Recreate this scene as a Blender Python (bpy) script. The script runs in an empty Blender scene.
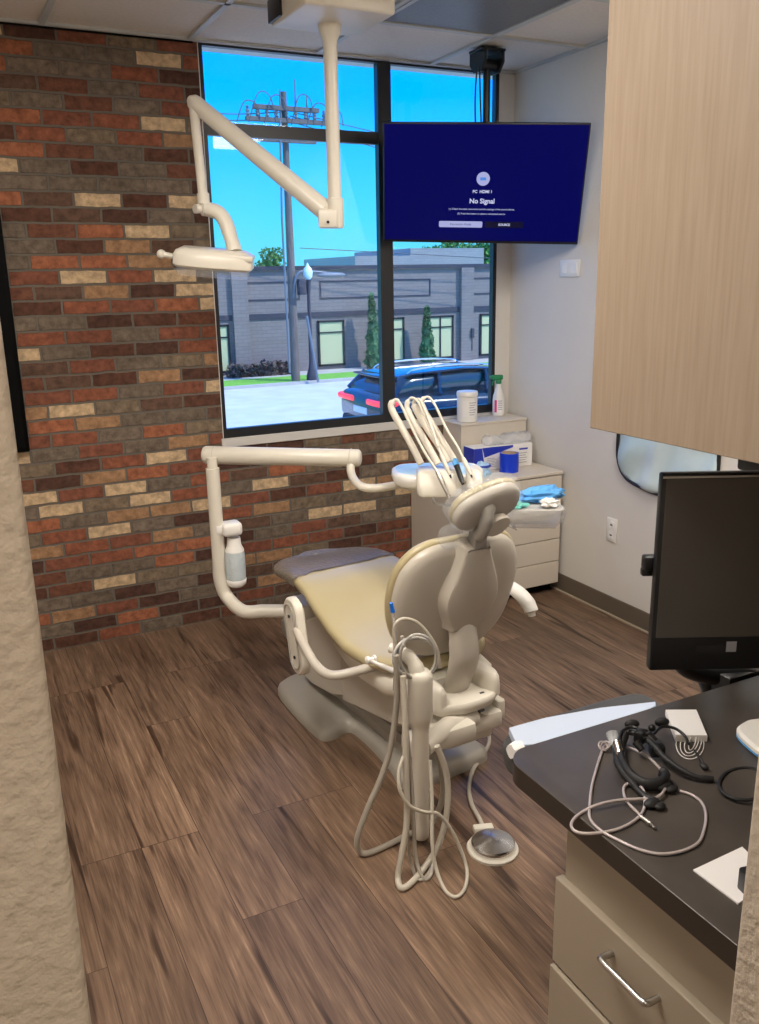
import bpy, bmesh, math, random
from mathutils import Vector, Matrix
random.seed(7)
PI = math.pi
SC = bpy.context.scene
COL = SC.collection

# ------------------------------------------------------------------ camera
F_PX, YAW, PITCH, ROLL, CAM_H = 866.07, 0.4633, 0.2640, -0.0190, 1.709
def cam_axes():
    cy, sy, cp, sp = math.cos(YAW), math.sin(YAW), math.cos(PITCH), math.sin(PITCH)
    fw = Vector((sy*cp, cy*cp, -sp)); r = Vector((cy, -sy, 0)); u = r.cross(fw)
    r2 = r*math.cos(ROLL) + u*math.sin(ROLL); u2 = -r*math.sin(ROLL) + u*math.cos(ROLL)
    return fw, r2, u2
FW, RT, UPV = cam_axes()
cam_d = bpy.data.cameras.new('camera'); cam = bpy.data.objects.new('camera', cam_d); COL.objects.link(cam)
cam_d.sensor_fit = 'VERTICAL'; cam_d.sensor_height = 24.0; cam_d.sensor_width = 24.0
cam_d.lens = F_PX*24.0/1024.0; cam_d.clip_start = 0.02; cam_d.clip_end = 500
m = Matrix.Identity(4)
for i in range(3):
    m[i][0] = RT[i]; m[i][1] = UPV[i]; m[i][2] = -FW[i]
m.translation = Vector((0, 0, CAM_H))
cam.matrix_world = m
SC.camera = cam

# ------------------------------------------------------------------ world, sun, exposure
SC.view_settings.view_transform = 'Standard'; SC.view_settings.look = 'None'
SC.view_settings.gamma = 1.0; SC.view_settings.use_curve_mapping = False
SC.view_settings.exposure = 0.0
w = bpy.data.worlds.new('sky'); SC.world = w; w.use_nodes = True
nt = w.node_tree; nt.nodes.clear()
out = nt.nodes.new('ShaderNodeOutputWorld'); bg = nt.nodes.new('ShaderNodeBackground')
tc = nt.nodes.new('ShaderNodeTexCoord'); sx = nt.nodes.new('ShaderNodeSeparateXYZ'); rp = nt.nodes.new('ShaderNodeValToRGB')
nt.links.new(tc.outputs['Generated'], sx.inputs[0]); nt.links.new(sx.outputs['Z'], rp.inputs[0])
nt.links.new(rp.outputs[0], bg.inputs[0]); nt.links.new(bg.outputs[0], out.inputs[0])
el = rp.color_ramp.elements
el[0].position = 0.0; el[0].color = (0.20, 0.80, 0.95, 1)
el[1].position = 0.32; el[1].color = (0.0, 0.44, 2.1, 1)
e = el.new(0.06); e.color = (0.10, 0.78, 1.35, 1)
e = el.new(0.18); e.color = (0.0, 0.56, 1.9, 1)
e = el.new(0.80); e.color = (0.35, 0.80, 1.8, 1)
bg.inputs[1].default_value = 1.12

def sun(name, direction, energy, color, ang=0.6):
    d = bpy.data.lights.new(name, 'SUN'); d.energy = energy; d.color = color; d.angle = math.radians(ang)
    o = bpy.data.objects.new(name, d); COL.objects.link(o)
    o.rotation_euler = Vector(direction).to_track_quat('-Z', 'Y').to_euler(); o.location = (6, -6, 20)
    return o
sun('sun', (-0.45, 0.50, -0.74), 4.2, (1.0, 0.95, 0.88))

def area(name, loc, sx_, sy_, power, color, rot=(0, 0, 0)):
    d = bpy.data.lights.new(name, 'AREA'); d.shape = 'RECTANGLE'; d.size = sx_; d.size_y = sy_
    d.energy = power; d.color = color
    o = bpy.data.objects.new(name, d); COL.objects.link(o); o.location = loc; o.rotation_euler = rot
    return o
WARM = (1.0, 0.93, 0.84)
area('room_troffer_light_front', (0.26, 1.85, 2.715), 0.55, 1.15, 46, WARM)
area('room_troffer_light_side', (2.10, 1.85, 2.715), 0.55, 1.15, 34, WARM)
area('hall_troffer_light', (0.3, -0.6, 2.615), 1.1, 0.55, 26, (1.0, 0.89, 0.74))

# ------------------------------------------------------------------ materials
def mat(name, color, rough=0.5, metal=0.0, spec=0.5, **kw):
    mt = bpy.data.materials.new(name); mt.use_nodes = True
    b = mt.node_tree.nodes['Principled BSDF']
    b.inputs['Base Color'].default_value = (*color, 1); b.inputs['Roughness'].default_value = rough
    b.inputs['Metallic'].default_value = metal; b.inputs['Specular IOR Level'].default_value = spec
    for k, v in kw.items():
        b.inputs[k.replace('_', ' ')].default_value = v
    return mt
def nodes(mt):
    return mt.node_tree.nodes, mt.node_tree.links, mt.node_tree.nodes['Principled BSDF']
def noise_var(mt, c1, c2, scale=8, detail=4, bump=0.0, bscale=None, stretch=(1, 1, 1), rough=None, bdist=0.002):
    n, l, b = nodes(mt)
    t = n.new('ShaderNodeTexCoord'); mp = n.new('ShaderNodeMapping'); mp.inputs['Scale'].default_value = stretch
    nz = n.new('ShaderNodeTexNoise'); nz.inputs['Scale'].default_value = scale; nz.inputs['Detail'].default_value = detail
    r = n.new('ShaderNodeValToRGB'); r.color_ramp.elements[0].position = 0.3; r.color_ramp.elements[1].position = 0.7
    r.color_ramp.elements[0].color = (*c1, 1); r.color_ramp.elements[1].color = (*c2, 1)
    l.new(t.outputs['Object'], mp.inputs[0]); l.new(mp.outputs[0], nz.inputs['Vector']); l.new(nz.outputs[0], r.inputs[0])
    l.new(r.outputs[0], b.inputs['Base Color'])
    if bump:
        nb = n.new('ShaderNodeTexNoise'); nb.inputs['Scale'].default_value = bscale or scale*4; nb.inputs['Detail'].default_value = 3
        l.new(mp.outputs[0], nb.inputs['Vector'])
        bp = n.new('ShaderNodeBump'); bp.inputs['Strength'].default_value = bump; bp.inputs['Distance'].default_value = bdist
        l.new(nb.outputs[0], bp.inputs['Height']); l.new(bp.outputs[0], b.inputs['Normal'])
    return mt

def glassy(name, tint, gloss=0.06, rough=0.02):
    mt = bpy.data.materials.new(name); mt.use_nodes = True; n = mt.node_tree.nodes; l = mt.node_tree.links; n.clear()
    o = n.new('ShaderNodeOutputMaterial'); mx = n.new('ShaderNodeMixShader'); tr = n.new('ShaderNodeBsdfTransparent'); gl = n.new('ShaderNodeBsdfGlossy')
    tr.inputs[0].default_value = (*tint, 1); gl.inputs['Roughness'].default_value = rough
    lw = n.new('ShaderNodeLayerWeight'); lw.inputs[0].default_value = 0.25
    ma = n.new('ShaderNodeMath'); ma.operation = 'MULTIPLY_ADD'; ma.inputs[1].default_value = 0.5; ma.inputs[2].default_value = gloss
    l.new(lw.outputs['Fresnel'], ma.inputs[0]); l.new(ma.outputs[0], mx.inputs[0]); l.new(tr.outputs[0], mx.inputs[1]); l.new(gl.outputs[0], mx.inputs[2]); l.new(mx.outputs[0], o.inputs[0])
    return mt
def film(name, color, alpha, rough=0.12):
    """thin plastic film: part transparent, part glossy diffuse"""
    mt = mat(name, color, rough, spec=0.8); b = mt.node_tree.nodes['Principled BSDF']; n, l, _ = nodes(mt)
    b.inputs['Alpha'].default_value = alpha
    t = n.new('ShaderNodeTexCoord'); nz = n.new('ShaderNodeTexNoise'); nz.inputs['Scale'].default_value = 28; nz.inputs['Detail'].default_value = 3; nz.inputs['Distortion'].default_value = 1.2
    bp = n.new('ShaderNodeBump'); bp.inputs['Strength'].default_value = 0.7; bp.inputs['Distance'].default_value = 0.01
    l.new(t.outputs['Object'], nz.inputs['Vector']); l.new(nz.outputs[0], bp.inputs['Height']); l.new(bp.outputs[0], b.inputs['Normal'])
    return mt
def emis(name, color, s=1.0):
    mt = mat(name, (0, 0, 0), 0.3); b = mt.node_tree.nodes['Principled BSDF']
    b.inputs['Emission Color'].default_value = (*color, 1); b.inputs['Emission Strength'].default_value = s
    return mt

def brick_material():
    mt = mat('old_brick', (0.3, 0.15, 0.1), 0.9, spec=0.2); n, l, b = nodes(mt)
    t = n.new('ShaderNodeTexCoord'); sp = n.new('ShaderNodeSeparateXYZ'); cb = n.new('ShaderNodeCombineXYZ')
    l.new(t.outputs['Object'], sp.inputs[0]); l.new(sp.outputs['X'], cb.inputs[0]); l.new(sp.outputs['Z'], cb.inputs[1])
    nd = n.new('ShaderNodeTexNoise'); nd.inputs['Scale'].default_value = 14; nd.inputs['Detail'].default_value = 3
    l.new(cb.outputs[0], nd.inputs['Vector'])
    sub = n.new('ShaderNodeVectorMath'); sub.operation = 'SUBTRACT'; sub.inputs[1].default_value = (0.5, 0.5, 0.5)
    sc = n.new('ShaderNodeVectorMath'); sc.operation = 'SCALE'; sc.inputs['Scale'].default_value = 0.012
    ad = n.new('ShaderNodeVectorMath'); ad.operation = 'ADD'
    l.new(nd.outputs['Color'], sub.inputs[0]); l.new(sub.outputs[0], sc.inputs[0]); l.new(sc.outputs[0], ad.inputs[0]); l.new(cb.outputs[0], ad.inputs[1])
    br = n.new('ShaderNodeTexBrick'); br.offset = 0.46; br.offset_frequency = 2
    br.inputs['Scale'].default_value = 1.0; br.inputs['Brick Width'].default_value = 0.207; br.inputs['Row Height'].default_value = 0.0655
    br.inputs['Mortar Size'].default_value = 0.0062; br.inputs['Mortar Smooth'].default_value = 0.35; br.inputs['Bias'].default_value = 0
    br.inputs['Color1'].default_value = (0, 0, 0, 1); br.inputs['Color2'].default_value = (1, 1, 1, 1); br.inputs['Mortar'].default_value = (0.5, 0.5, 0.5, 1)
    l.new(ad.outputs[0], br.inputs['Vector'])
    r = n.new('ShaderNodeValToRGB'); r.color_ramp.interpolation = 'CONSTANT'
    cols = [(0.085, 0.040, 0.028), (0.145, 0.115, 0.090), (0.20, 0.075, 0.045), (0.070, 0.036, 0.027), (0.155, 0.120, 0.085), (0.165, 0.065, 0.042),
            (0.125, 0.10, 0.078), (0.26, 0.10, 0.055), (0.125, 0.055, 0.036), (0.44, 0.33, 0.21), (0.27, 0.16, 0.09), (0.10, 0.06, 0.044)]
    els = r.color_ramp.elements
    els[0].position = 0; els[0].color = (*cols[0], 1); els[1].position = 1/12; els[1].color = (*cols[1], 1)
    for i in range(2, 12):
        e_ = els.new(i/12 if i < 10 else (0.865 if i == 10 else 0.93)); e_.color = (*cols[i], 1)
    l.new(br.outputs['Color'], r.inputs[0])
    # mottling inside each brick
    n2 = n.new('ShaderNodeTexNoise'); n2.inputs['Scale'].default_value = 26; n2.inputs['Detail'].default_value = 6; n2.inputs['Roughness'].default_value = 0.65
    l.new(cb.outputs[0], n2.inputs['Vector'])
    r2 = n.new('ShaderNodeValToRGB'); r2.color_ramp.elements[0].position = 0.32; r2.color_ramp.elements[0].color = (0.72, 0.70, 0.68, 1)
    r2.color_ramp.elements[1].position = 0.72; r2.color_ramp.elements[1].color = (1.75, 1.68, 1.6, 1)
    l.new(n2.outputs[0], r2.inputs[0])
    mu = n.new('ShaderNodeMix'); mu.data_type = 'RGBA'; mu.blend_type = 'MULTIPLY'; mu.inputs['Factor'].default_value = 1
    l.new(r.outputs[0], mu.inputs['A']); l.new(r2.outputs[0], mu.inputs['B'])
    mm = n.new('ShaderNodeMix'); mm.data_type = 'RGBA'; mm.inputs['B'].default_value = (0.15, 0.13, 0.108, 1)
    l.new(br.outputs['Fac'], mm.inputs['Factor']); l.new(mu.outputs['Result'], mm.inputs['A']); l.new(mm.outputs['Result'], b.inputs['Base Color'])
    inv = n.new('ShaderNodeMath'); inv.operation = 'MULTIPLY_ADD'; inv.inputs[1].default_value = -1.0; inv.inputs[2].default_value = 1.0
    l.new(br.outputs['Fac'], inv.inputs[0])
    a2 = n.new('ShaderNodeMath'); a2.operation = 'MULTIPLY_ADD'; a2.inputs[1].default_value = 0.35
    l.new(n2.outputs[0], a2.inputs[0]); l.new(inv.outputs[0], a2.inputs[2])
    bp = n.new('ShaderNodeBump'); bp.inputs['Strength'].default_value = 0.9; bp.inputs['Distance'].default_value = 0.008
    l.new(a2.outputs[0], bp.inputs['Height']); l.new(bp.outputs[0], b.inputs['Normal'])
    return mt

def plank_material():
    mt = mat('wood_plank_floor', (0.2, 0.1, 0.06), 0.42, spec=0.45); n, l, b = nodes(mt)
    t = n.new('ShaderNodeTexCoord'); sp = n.new('ShaderNodeSeparateXYZ'); cb = n.new('ShaderNodeCombineXYZ')
    l.new(t.outputs['Object'], sp.inputs[0]); l.new(sp.outputs['Y'], cb.inputs[0]); l.new(sp.outputs['X'], cb.inputs[1])
    br = n.new('ShaderNodeTexBrick'); br.offset = 0.37; br.offset_frequency = 3
    br.inputs['Scale'].default_value = 1; br.inputs['Brick Width'].default_value = 1.22; br.inputs['Row Height'].default_value = 0.182
    br.inputs['Mortar Size'].default_value = 0.0011; br.inputs['Mortar Smooth'].default_value = 0.2
    br.inputs['Color1'].default_value = (0, 0, 0, 1); br.inputs['Color2'].default_value = (1, 1, 1, 1); br.inputs['Mortar'].default_value = (0.5, 0.5, 0.5, 1)
    l.new(cb.outputs[0], br.inputs['Vector'])
    # shift the grain per plank
    sh = n.new('ShaderNodeCombineXYZ'); m1 = n.new('ShaderNodeMath'); m1.operation = 'MULTIPLY'; m1.inputs[1].default_value = 37.0
    l.new(br.outputs['Color'], m1.inputs[0]); l.new(m1.outputs[0], sh.inputs[0]); l.new(m1.outputs[0], sh.inputs[2])
    ad = n.new('ShaderNodeVectorMath'); ad.operation = 'ADD'; l.new(cb.outputs[0], ad.inputs[0]); l.new(sh.outputs[0], ad.inputs[1])
    mp = n.new('ShaderNodeMapping'); mp.inputs['Scale'].default_value = (1.9, 40, 1); l.new(ad.outputs[0], mp.inputs[0])
    g = n.new('ShaderNodeTexNoise'); g.inputs['Scale'].default_value = 1.6; g.inputs['Detail'].default_value = 8; g.inputs['Roughness'].default_value = 0.66; g.inputs['Distortion'].default_value = 0.6
    l.new(mp.outputs[0], g.inputs['Vector'])
    mp2 = n.new('ShaderNodeMapping'); mp2.inputs['Scale'].default_value = (1.2, 9, 1); l.new(ad.outputs[0], mp2.inputs[0])
    g2 = n.new('ShaderNodeTexNoise'); g2.inputs['Scale'].default_value = 1.9; g2.inputs['Detail'].default_value = 4; g2.inputs['Distortion'].default_value = 1.4
    l.new(mp2.outputs[0], g2.inputs['Vector'])
    r = n.new('ShaderNodeValToRGB'); e_ = r.color_ramp.elements
    e_[0].position = 0.34; e_[0].color = (0.045, 0.026, 0.016, 1); e_[1].position = 0.68; e_[1].color = (0.40, 0.275, 0.18, 1)
    x = e_.new(0.44); x.color = (0.125, 0.077, 0.049, 1); x = e_.new(0.56); x.color = (0.215, 0.138, 0.090, 1)
    mpf = n.new('ShaderNodeMapping'); mpf.inputs['Scale'].default_value = (5, 150, 1); l.new(ad.outputs[0], mpf.inputs[0])
    gf = n.new('ShaderNodeTexNoise'); gf.inputs['Scale'].default_value = 1.5; gf.inputs['Detail'].default_value = 3; l.new(mpf.outputs[0], gf.inputs['Vector'])
    mf = n.new('ShaderNodeMix'); mf.data_type = 'FLOAT'; mf.inputs['Factor'].default_value = 0.38; l.new(g.outputs[0], mf.inputs['A']); l.new(gf.outputs[0], mf.inputs['B'])
    mixn = n.new('ShaderNodeMix'); mixn.data_type = 'FLOAT'; mixn.inputs['Factor'].default_value = 0.34
    l.new(mf.outputs['Result'], mixn.inputs['A']); l.new(g2.outputs[0], mixn.inputs['B']); l.new(mixn.outputs['Result'], r.inputs[0])
    pr = n.new('ShaderNodeValToRGB'); pr.color_ramp.elements[0].color = (0.76, 0.74, 0.73, 1); pr.color_ramp.elements[1].color = (1.18, 1.16, 1.14, 1)
    l.new(br.outputs['Color'], pr.inputs[0])
    mu = n.new('ShaderNodeMix'); mu.data_type = 'RGBA'; mu.blend_type = 'MULTIPLY'; mu.inputs['Factor'].default_value = 1
    l.new(r.outputs[0], mu.inputs['A']); l.new(pr.outputs[0], mu.inputs['B'])
    # sparse dark cracks along the grain
    mp3 = n.new('ShaderNodeMapping'); mp3.inputs['Scale'].default_value = (1.3, 15, 1); l.new(ad.outputs[0], mp3.inputs[0])
    g3 = n.new('ShaderNodeTexNoise'); g3.inputs['Scale'].default_value = 1.1; g3.inputs['Detail'].default_value = 2; g3.inputs['Distortion'].default_value = 0.5
    l.new(mp3.outputs[0], g3.inputs['Vector'])
    r3 = n.new('ShaderNodeValToRGB'); r3.color_ramp.elements[0].position = 0.33; r3.color_ramp.elements[0].color = (0.32, 0.28, 0.26, 1); r3.color_ramp.elements[1].position = 0.385; r3.color_ramp.elements[1].color = (1, 1, 1, 1)
    l.new(g3.outputs[0], r3.inputs[0])
    mu2 = n.new('ShaderNodeMix'); mu2.data_type = 'RGBA'; mu2.blend_type = 'MULTIPLY'; mu2.inputs['Factor'].default_value = 1
    l.new(mu.outputs['Result'], mu2.inputs['A']); l.new(r3.outputs[0], mu2.inputs['B'])
    mm = n.new('ShaderNodeMix'); mm.data_type = 'RGBA'; mm.inputs['B'].default_value = (0.030, 0.018, 0.013, 1)
    l.new(br.outputs['Fac'], mm.inputs['Factor']); l.new(mu2.outputs['Result'], mm.inputs['A']); l.new(mm.outputs['Result'], b.inputs['Base Color'])
    rr = n.new('ShaderNodeMapRange'); rr.inputs['To Min'].default_value = 0.50; rr.inputs['To Max'].default_value = 0.34
    l.new(g.outputs[0], rr.inputs[0]); l.new(rr.outputs[0], b.inputs['Roughness'])
    bp = n.new('ShaderNodeBump'); bp.inputs['Strength'].default_value = 0.22; bp.inputs['Distance'].default_value = 0.003
    l.new(mixn.outputs['Result'], bp.inputs['Height']); l.new(bp.outputs[0], b.inputs['Normal'])
    return mt

def streak_material(name, c1, c2, stretch, scale=5, rough=0.5):
    return noise_var(mat(name, c1, rough, spec=0.3), c1, c2, scale=scale, detail=5, stretch=stretch)

M = {}
M['brick'] = brick_material()
M['floor'] = plank_material()
M['wall'] = noise_var(mat('painted_wall', (0.55, 0.51, 0.46), 0.75, spec=0.25), (0.68, 0.65, 0.605), (0.72, 0.69, 0.645), scale=3, bump=0.25, bscale=90, bdist=0.002)
M['wall_tex'] = noise_var(mat('knockdown_wall', (0.45, 0.38, 0.29), 0.8, spec=0.3), (0.50, 0.425, 0.345), (0.54, 0.465, 0.38), scale=5, bump=0.8, bscale=95, bdist=0.004)
M['tile'] = noise_var(mat('ceiling_tile', (0.55, 0.5, 0.43), 0.9, spec=0.1), (0.68, 0.63, 0.56), (0.74, 0.69, 0.62), scale=60, bump=0.4, bscale=240)
M['tbar'] = mat('ceiling_grid_metal', (0.50, 0.52, 0.50), 0.5)
M['lens_off'] = noise_var(mat('prismatic_lens', (0.16, 0.165, 0.16), 0.35), (0.15, 0.155, 0.15), (0.19, 0.19, 0.185), scale=120, bump=0.6, bscale=160)
M['lit'] = emis('lit_diffuser', (1.0, 0.9, 0.78), 5.0)
M['base'] = mat('vinyl_baseboard', (0.135, 0.105, 0.078), 0.5)
M['caulk'] = mat('caulk_line', (0.42, 0.36, 0.27), 0.6)
M['winframe'] = mat('dark_window_frame', (0.012, 0.013, 0.016), 0.35)
M['sill'] = mat('pale_sill', (0.62, 0.60, 0.57), 0.45)
M['glass'] = glassy('window_glass', (0.93, 0.97, 0.98), 0.015)
M['black'] = mat('black_plastic', (0.010, 0.010, 0.011), 0.35)
M['blackmat'] = mat('black_matte', (0.002, 0.002, 0.002), 0.6, spec=0.08)
M['rubber'] = mat('black_rubber', (0.014, 0.014, 0.015), 0.6)
M['cream'] = mat('cream_plastic', (0.70, 0.655, 0.565), 0.32, spec=0.5)
M['cream2'] = mat('warm_grey_plastic', (0.52, 0.475, 0.405), 0.34, spec=0.5)
M['basegrey'] = mat('grey_base_casting', (0.36, 0.335, 0.29), 0.32)
M['white'] = mat('white_plastic', (0.80, 0.78, 0.74), 0.3)
M['vinyl'] = noise_var(mat('mustard_vinyl', (0.52, 0.42, 0.20), 0.33, spec=0.6), (0.455, 0.38, 0.215), (0.49, 0.415, 0.245), scale=4, bump=0.08, bscale=200)
M['vinyl_edge'] = mat('vinyl_edge', (0.30, 0.235, 0.11), 0.4)
M['toe'] = film('smoky_plastic_cover', (0.21, 0.17, 0.13), 0.9, 0.2)
b__ = M['toe'].node_tree.nodes['Principled BSDF']; b__.inputs['Specular IOR Level'].default_value = 0.35; b__.inputs['Roughness'].default_value = 0.3
M['film'] = film('clear_barrier_film', (0.80, 0.84, 0.88), 0.15, 0.08)
M['bag'] = film('clear_tray_bag', (0.78, 0.80, 0.82), 0.32, 0.1)
M['chrome'] = mat('chrome', (0.72, 0.72, 0.73), 0.14, 1.0)
M['brushed'] = mat('brushed_steel', (0.52, 0.50, 0.47), 0.3, 1.0)
M['hose'] = mat('grey_hose', (0.36, 0.325, 0.27), 0.35)
M['hose2'] = mat('beige_hose', (0.50, 0.455, 0.375), 0.35)
M['laminate'] = streak_material('pale_wood_laminate', (0.285, 0.215, 0.155), (0.335, 0.262, 0.195), (22, 22, 0.9), 6, 0.45)
M['counter'] = noise_var(mat('dark_stone_counter', (0.04, 0.035, 0.03), 0.36, spec=0.5), (0.045, 0.037, 0.031), (0.085, 0.072, 0.061), scale=7, detail=7)
M['counter_edge'] = mat('counter_edge_band', (0.030, 0.022, 0.017), 0.45)
M['drawer'] = mat('taupe_drawer_laminate', (0.35, 0.295, 0.225), 0.45)
M['putty'] = mat('putty_cabinet', (0.64, 0.575, 0.485), 0.42)
M['blue'] = mat('blue_film_roll', (0.005, 0.045, 0.62), 0.3)
M['bluewrap'] = mat('pale_blue_wrap', (0.10, 0.38, 0.78), 0.5)
M['lightblue'] = mat('light_blue_wrap_and_lit_top', (0.45, 0.68, 0.90), 0.45)
M['teal'] = mat('teal_paper', (0.16, 0.55, 0.48), 0.6)
M['boxblue'] = mat('box_royal_blue', (0.02, 0.04, 0.42), 0.4)
M['paper'] = mat('white_paper', (0.84, 0.82, 0.80), 0.55)
M['print'] = mat('grey_print', (0.35, 0.35, 0.38), 0.6)
M['green'] = mat('green_trigger', (0.01, 0.22, 0.08), 0.4)
M['pink'] = mat('pink_label', (0.75, 0.05, 0.25), 0.5)
M['stool'] = mat('dark_grey_vinyl', (0.055, 0.055, 0.055), 0.45)
M['cable'] = mat('mauve_grey_cable', (0.50, 0.44, 0.43), 0.3, 0.15)
M['clear'] = film('clear_plastic', (0.75, 0.78, 0.80), 0.35, 0.08)
M['apron'] = noise_var(mat('pale_blue_apron', (0.45, 0.60, 0.66), 0.45), (0.42, 0.57, 0.63), (0.66, 0.78, 0.82), scale=3)
M['clearhose'] = mat('translucent_tubing', (0.50, 0.48, 0.44), 0.15, spec=0.8, Alpha=0.8)
M['metalgrey2'] = mat('brushed_grey_metal', (0.33, 0.31, 0.28), 0.4, 0.3)
M['film2'] = film('clear_bag_film', (0.80, 0.82, 0.85), 0.35, 0.08)
M['bottle'] = film('frosted_bottle', (0.62, 0.70, 0.74), 0.85, 0.2)
M['bluetip'] = mat('blue_tip', (0.0, 0.16, 0.75), 0.4)
# ------------------------------------------------------------------ mesh helpers
def cr(pts, n=8, closed=False):
    """Catmull-Rom through pts"""
    P = [Vector(p) for p in pts]; N = len(P); o = []
    rng = range(N) if closed else range(N-1)
    for i in rng:
        if closed: a, b, c, d = P[(i-1) % N], P[i], P[(i+1) % N], P[(i+2) % N]
        else: a, b, c, d = P[max(i-1, 0)], P[i], P[i+1], P[min(i+2, N-1)]
        for k in range(n):
            t = k/n
            o.append(0.5*((2*b) + (c-a)*t + (2*a-5*b+4*c-d)*t*t + (3*b-a-3*c+d)*t**3))
    if not closed: o.append(P[-1].copy())
    return o
def bbox(bm, c, s, rot=None, bevel=0.0, seg=2):
    mt = Matrix.Translation(Vector(c))
    if rot is not None: mt = mt @ (rot if isinstance(rot, Matrix) else Matrix.Rotation(rot, 4, 'Z'))
    mt = mt @ Matrix.Diagonal((s[0], s[1], s[2], 1))
    r = bmesh.ops.create_cube(bm, size=1.0, matrix=mt)
    if bevel > 0:
        es = list({e_ for v in r['verts'] for e_ in v.link_edges})
        bmesh.ops.bevel(bm, geom=es, offset=min(bevel, min(s)*0.49), segments=seg, profile=0.5, affect='EDGES')
def box2(bm, a, b, bevel=0.0, seg=2):
    c = [(a[i]+b[i])/2 for i in range(3)]; s = [abs(b[i]-a[i]) for i in range(3)]
    bbox(bm, c, s, None, bevel, seg)
def skin(bm, loops, close_loop=True, cap=True):
    rows = [[bm.verts.new(p) for p in L] for L in loops]
    n = len(rows[0])
    for a, b in zip(rows[:-1], rows[1:]):
        for i in range(n if close_loop else n-1):
            j = (i+1) % n
            try: bm.faces.new((a[i], a[j], b[j], b[i]))
            except ValueError: pass
    if cap and close_loop:
        for L in (rows[0][::-1], rows[-1]):
            try: bm.faces.new(L)
            except ValueError: pass
    return rows
def tube(bm, pts, r, n=12, closed=False, cap=True, flat=1.0):
    P = [Vector(p) for p in pts]; N = len(P)
    rad = r if isinstance(r, (list, tuple)) else [r]*N
    if len(rad) != N:
        rad = [rad[0] + (rad[-1]-rad[0])*i/(N-1) for i in range(N)] if len(rad) == 2 else [rad[min(int(i*len(rad)/N), len(rad)-1)] for i in range(N)]
    T = []
    for i in range(N):
        if closed: d = P[(i+1) % N]-P[(i-1) % N]
        else: d = P[min(i+1, N-1)]-P[max(i-1, 0)]
        T.append(d.normalized() if d.length > 1e-9 else Vector((0, 0, 1)))
    up = Vector((0, 0, 1)) if abs(T[0].z) < 0.9 else Vector((1, 0, 0))
    nx = (up - T[0]*up.dot(T[0])).normalized(); loops = []
    for i in range(N):
        nx = (nx - T[i]*nx.dot(T[i])).normalized(); ny = T[i].cross(nx)
        loops.append([P[i] + (nx*math.cos(2*PI*k/n)*flat + ny*math.sin(2*PI*k/n))*rad[i] for k in range(n)])
    if closed: loops.append(loops[0])
    skin(bm, loops, True, cap and not closed)
    if closed: bmesh.ops.remove_doubles(bm, verts=bm.verts, dist=1e-6)
def cyl(bm, a, b, r0, r1=None, n=24):
    tube(bm, [a, Vector(a).lerp(Vector(b), 0.5), b], [r0, (r0+(r1 if r1 is not None else r0))/2, r1 if r1 is not None else r0], n)
def lathe(bm, prof, origin=(0, 0, 0), rot=None, n=32, cap=True):
    mt = Matrix.Translation(Vector(origin)) @ (rot if rot is not None else Matrix.Identity(4))
    skin(bm, [[mt @ Vector((max(r, 1e-4)*math.cos(2*PI*k/n), max(r, 1e-4)*math.sin(2*PI*k/n), z)) for k in range(n)] for r, z in prof], True, cap)
def offset_loop(L, d):
    """inset a 2-D loop (counter-clockwise) by d"""
    n = len(L); o = []
    for i in range(n):
        a, b = L[(i-1) % n], L[(i+1) % n]
        t = Vector((b[0]-a[0], b[1]-a[1])); t.normalize()
        o.append((L[i][0]-t.y*d, L[i][1]+t.x*d))
    return o
def ccw(L):
    A = sum(L[i][0]*L[(i+1) % len(L)][1]-L[(i+1) % len(L)][0]*L[i][1] for i in range(len(L)))
    return L if A > 0 else L[::-1]
def pillow(bm, outline, rings, mt=None, n=6, smooth=True, bend=None):
    """closed solid from a 2-D outline; rings = [(inset, height)...] bottom to top"""
    L = [(p.x, p.y) for p in cr([(x, y, 0) for x, y in outline], n, True)] if smooth else list(outline)
    L = ccw(L); mt = mt or Matrix.Identity(4); loops = []
    for ins, h in rings:
        q = offset_loop(L, ins) if ins else L
        pts = [Vector((x, y, h)) for x, y in q]
        if bend: pts = [bend(p) for p in pts]
        loops.append([mt @ p for p in pts])
    skin(bm, loops, True, True)
def rrect(w_, h_, r, n=5, cx=0, cy=0):
    o = []
    for sx_, sy_, a0 in ((1, 1, 0), (-1, 1, PI/2), (-1, -1, PI), (1, -1, 1.5*PI)):
        for k in range(n+1):
            a = a0 + (PI/2)*k/n
            o.append((cx+sx_*(w_/2-r)+r*math.cos(a), cy+sy_*(h_/2-r)+r*math.sin(a)))
    return o
def ell(bm, c, r, rot=None, n=20):
    mt = Matrix.Translation(Vector(c)) @ (rot or Matrix.Identity(4)) @ Matrix.Diagonal((r[0], r[1], r[2], 1))
    bmesh.ops.create_uvsphere(bm, u_segments=n, v_segments=max(8, n//2), radius=1.0, matrix=mt)
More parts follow.
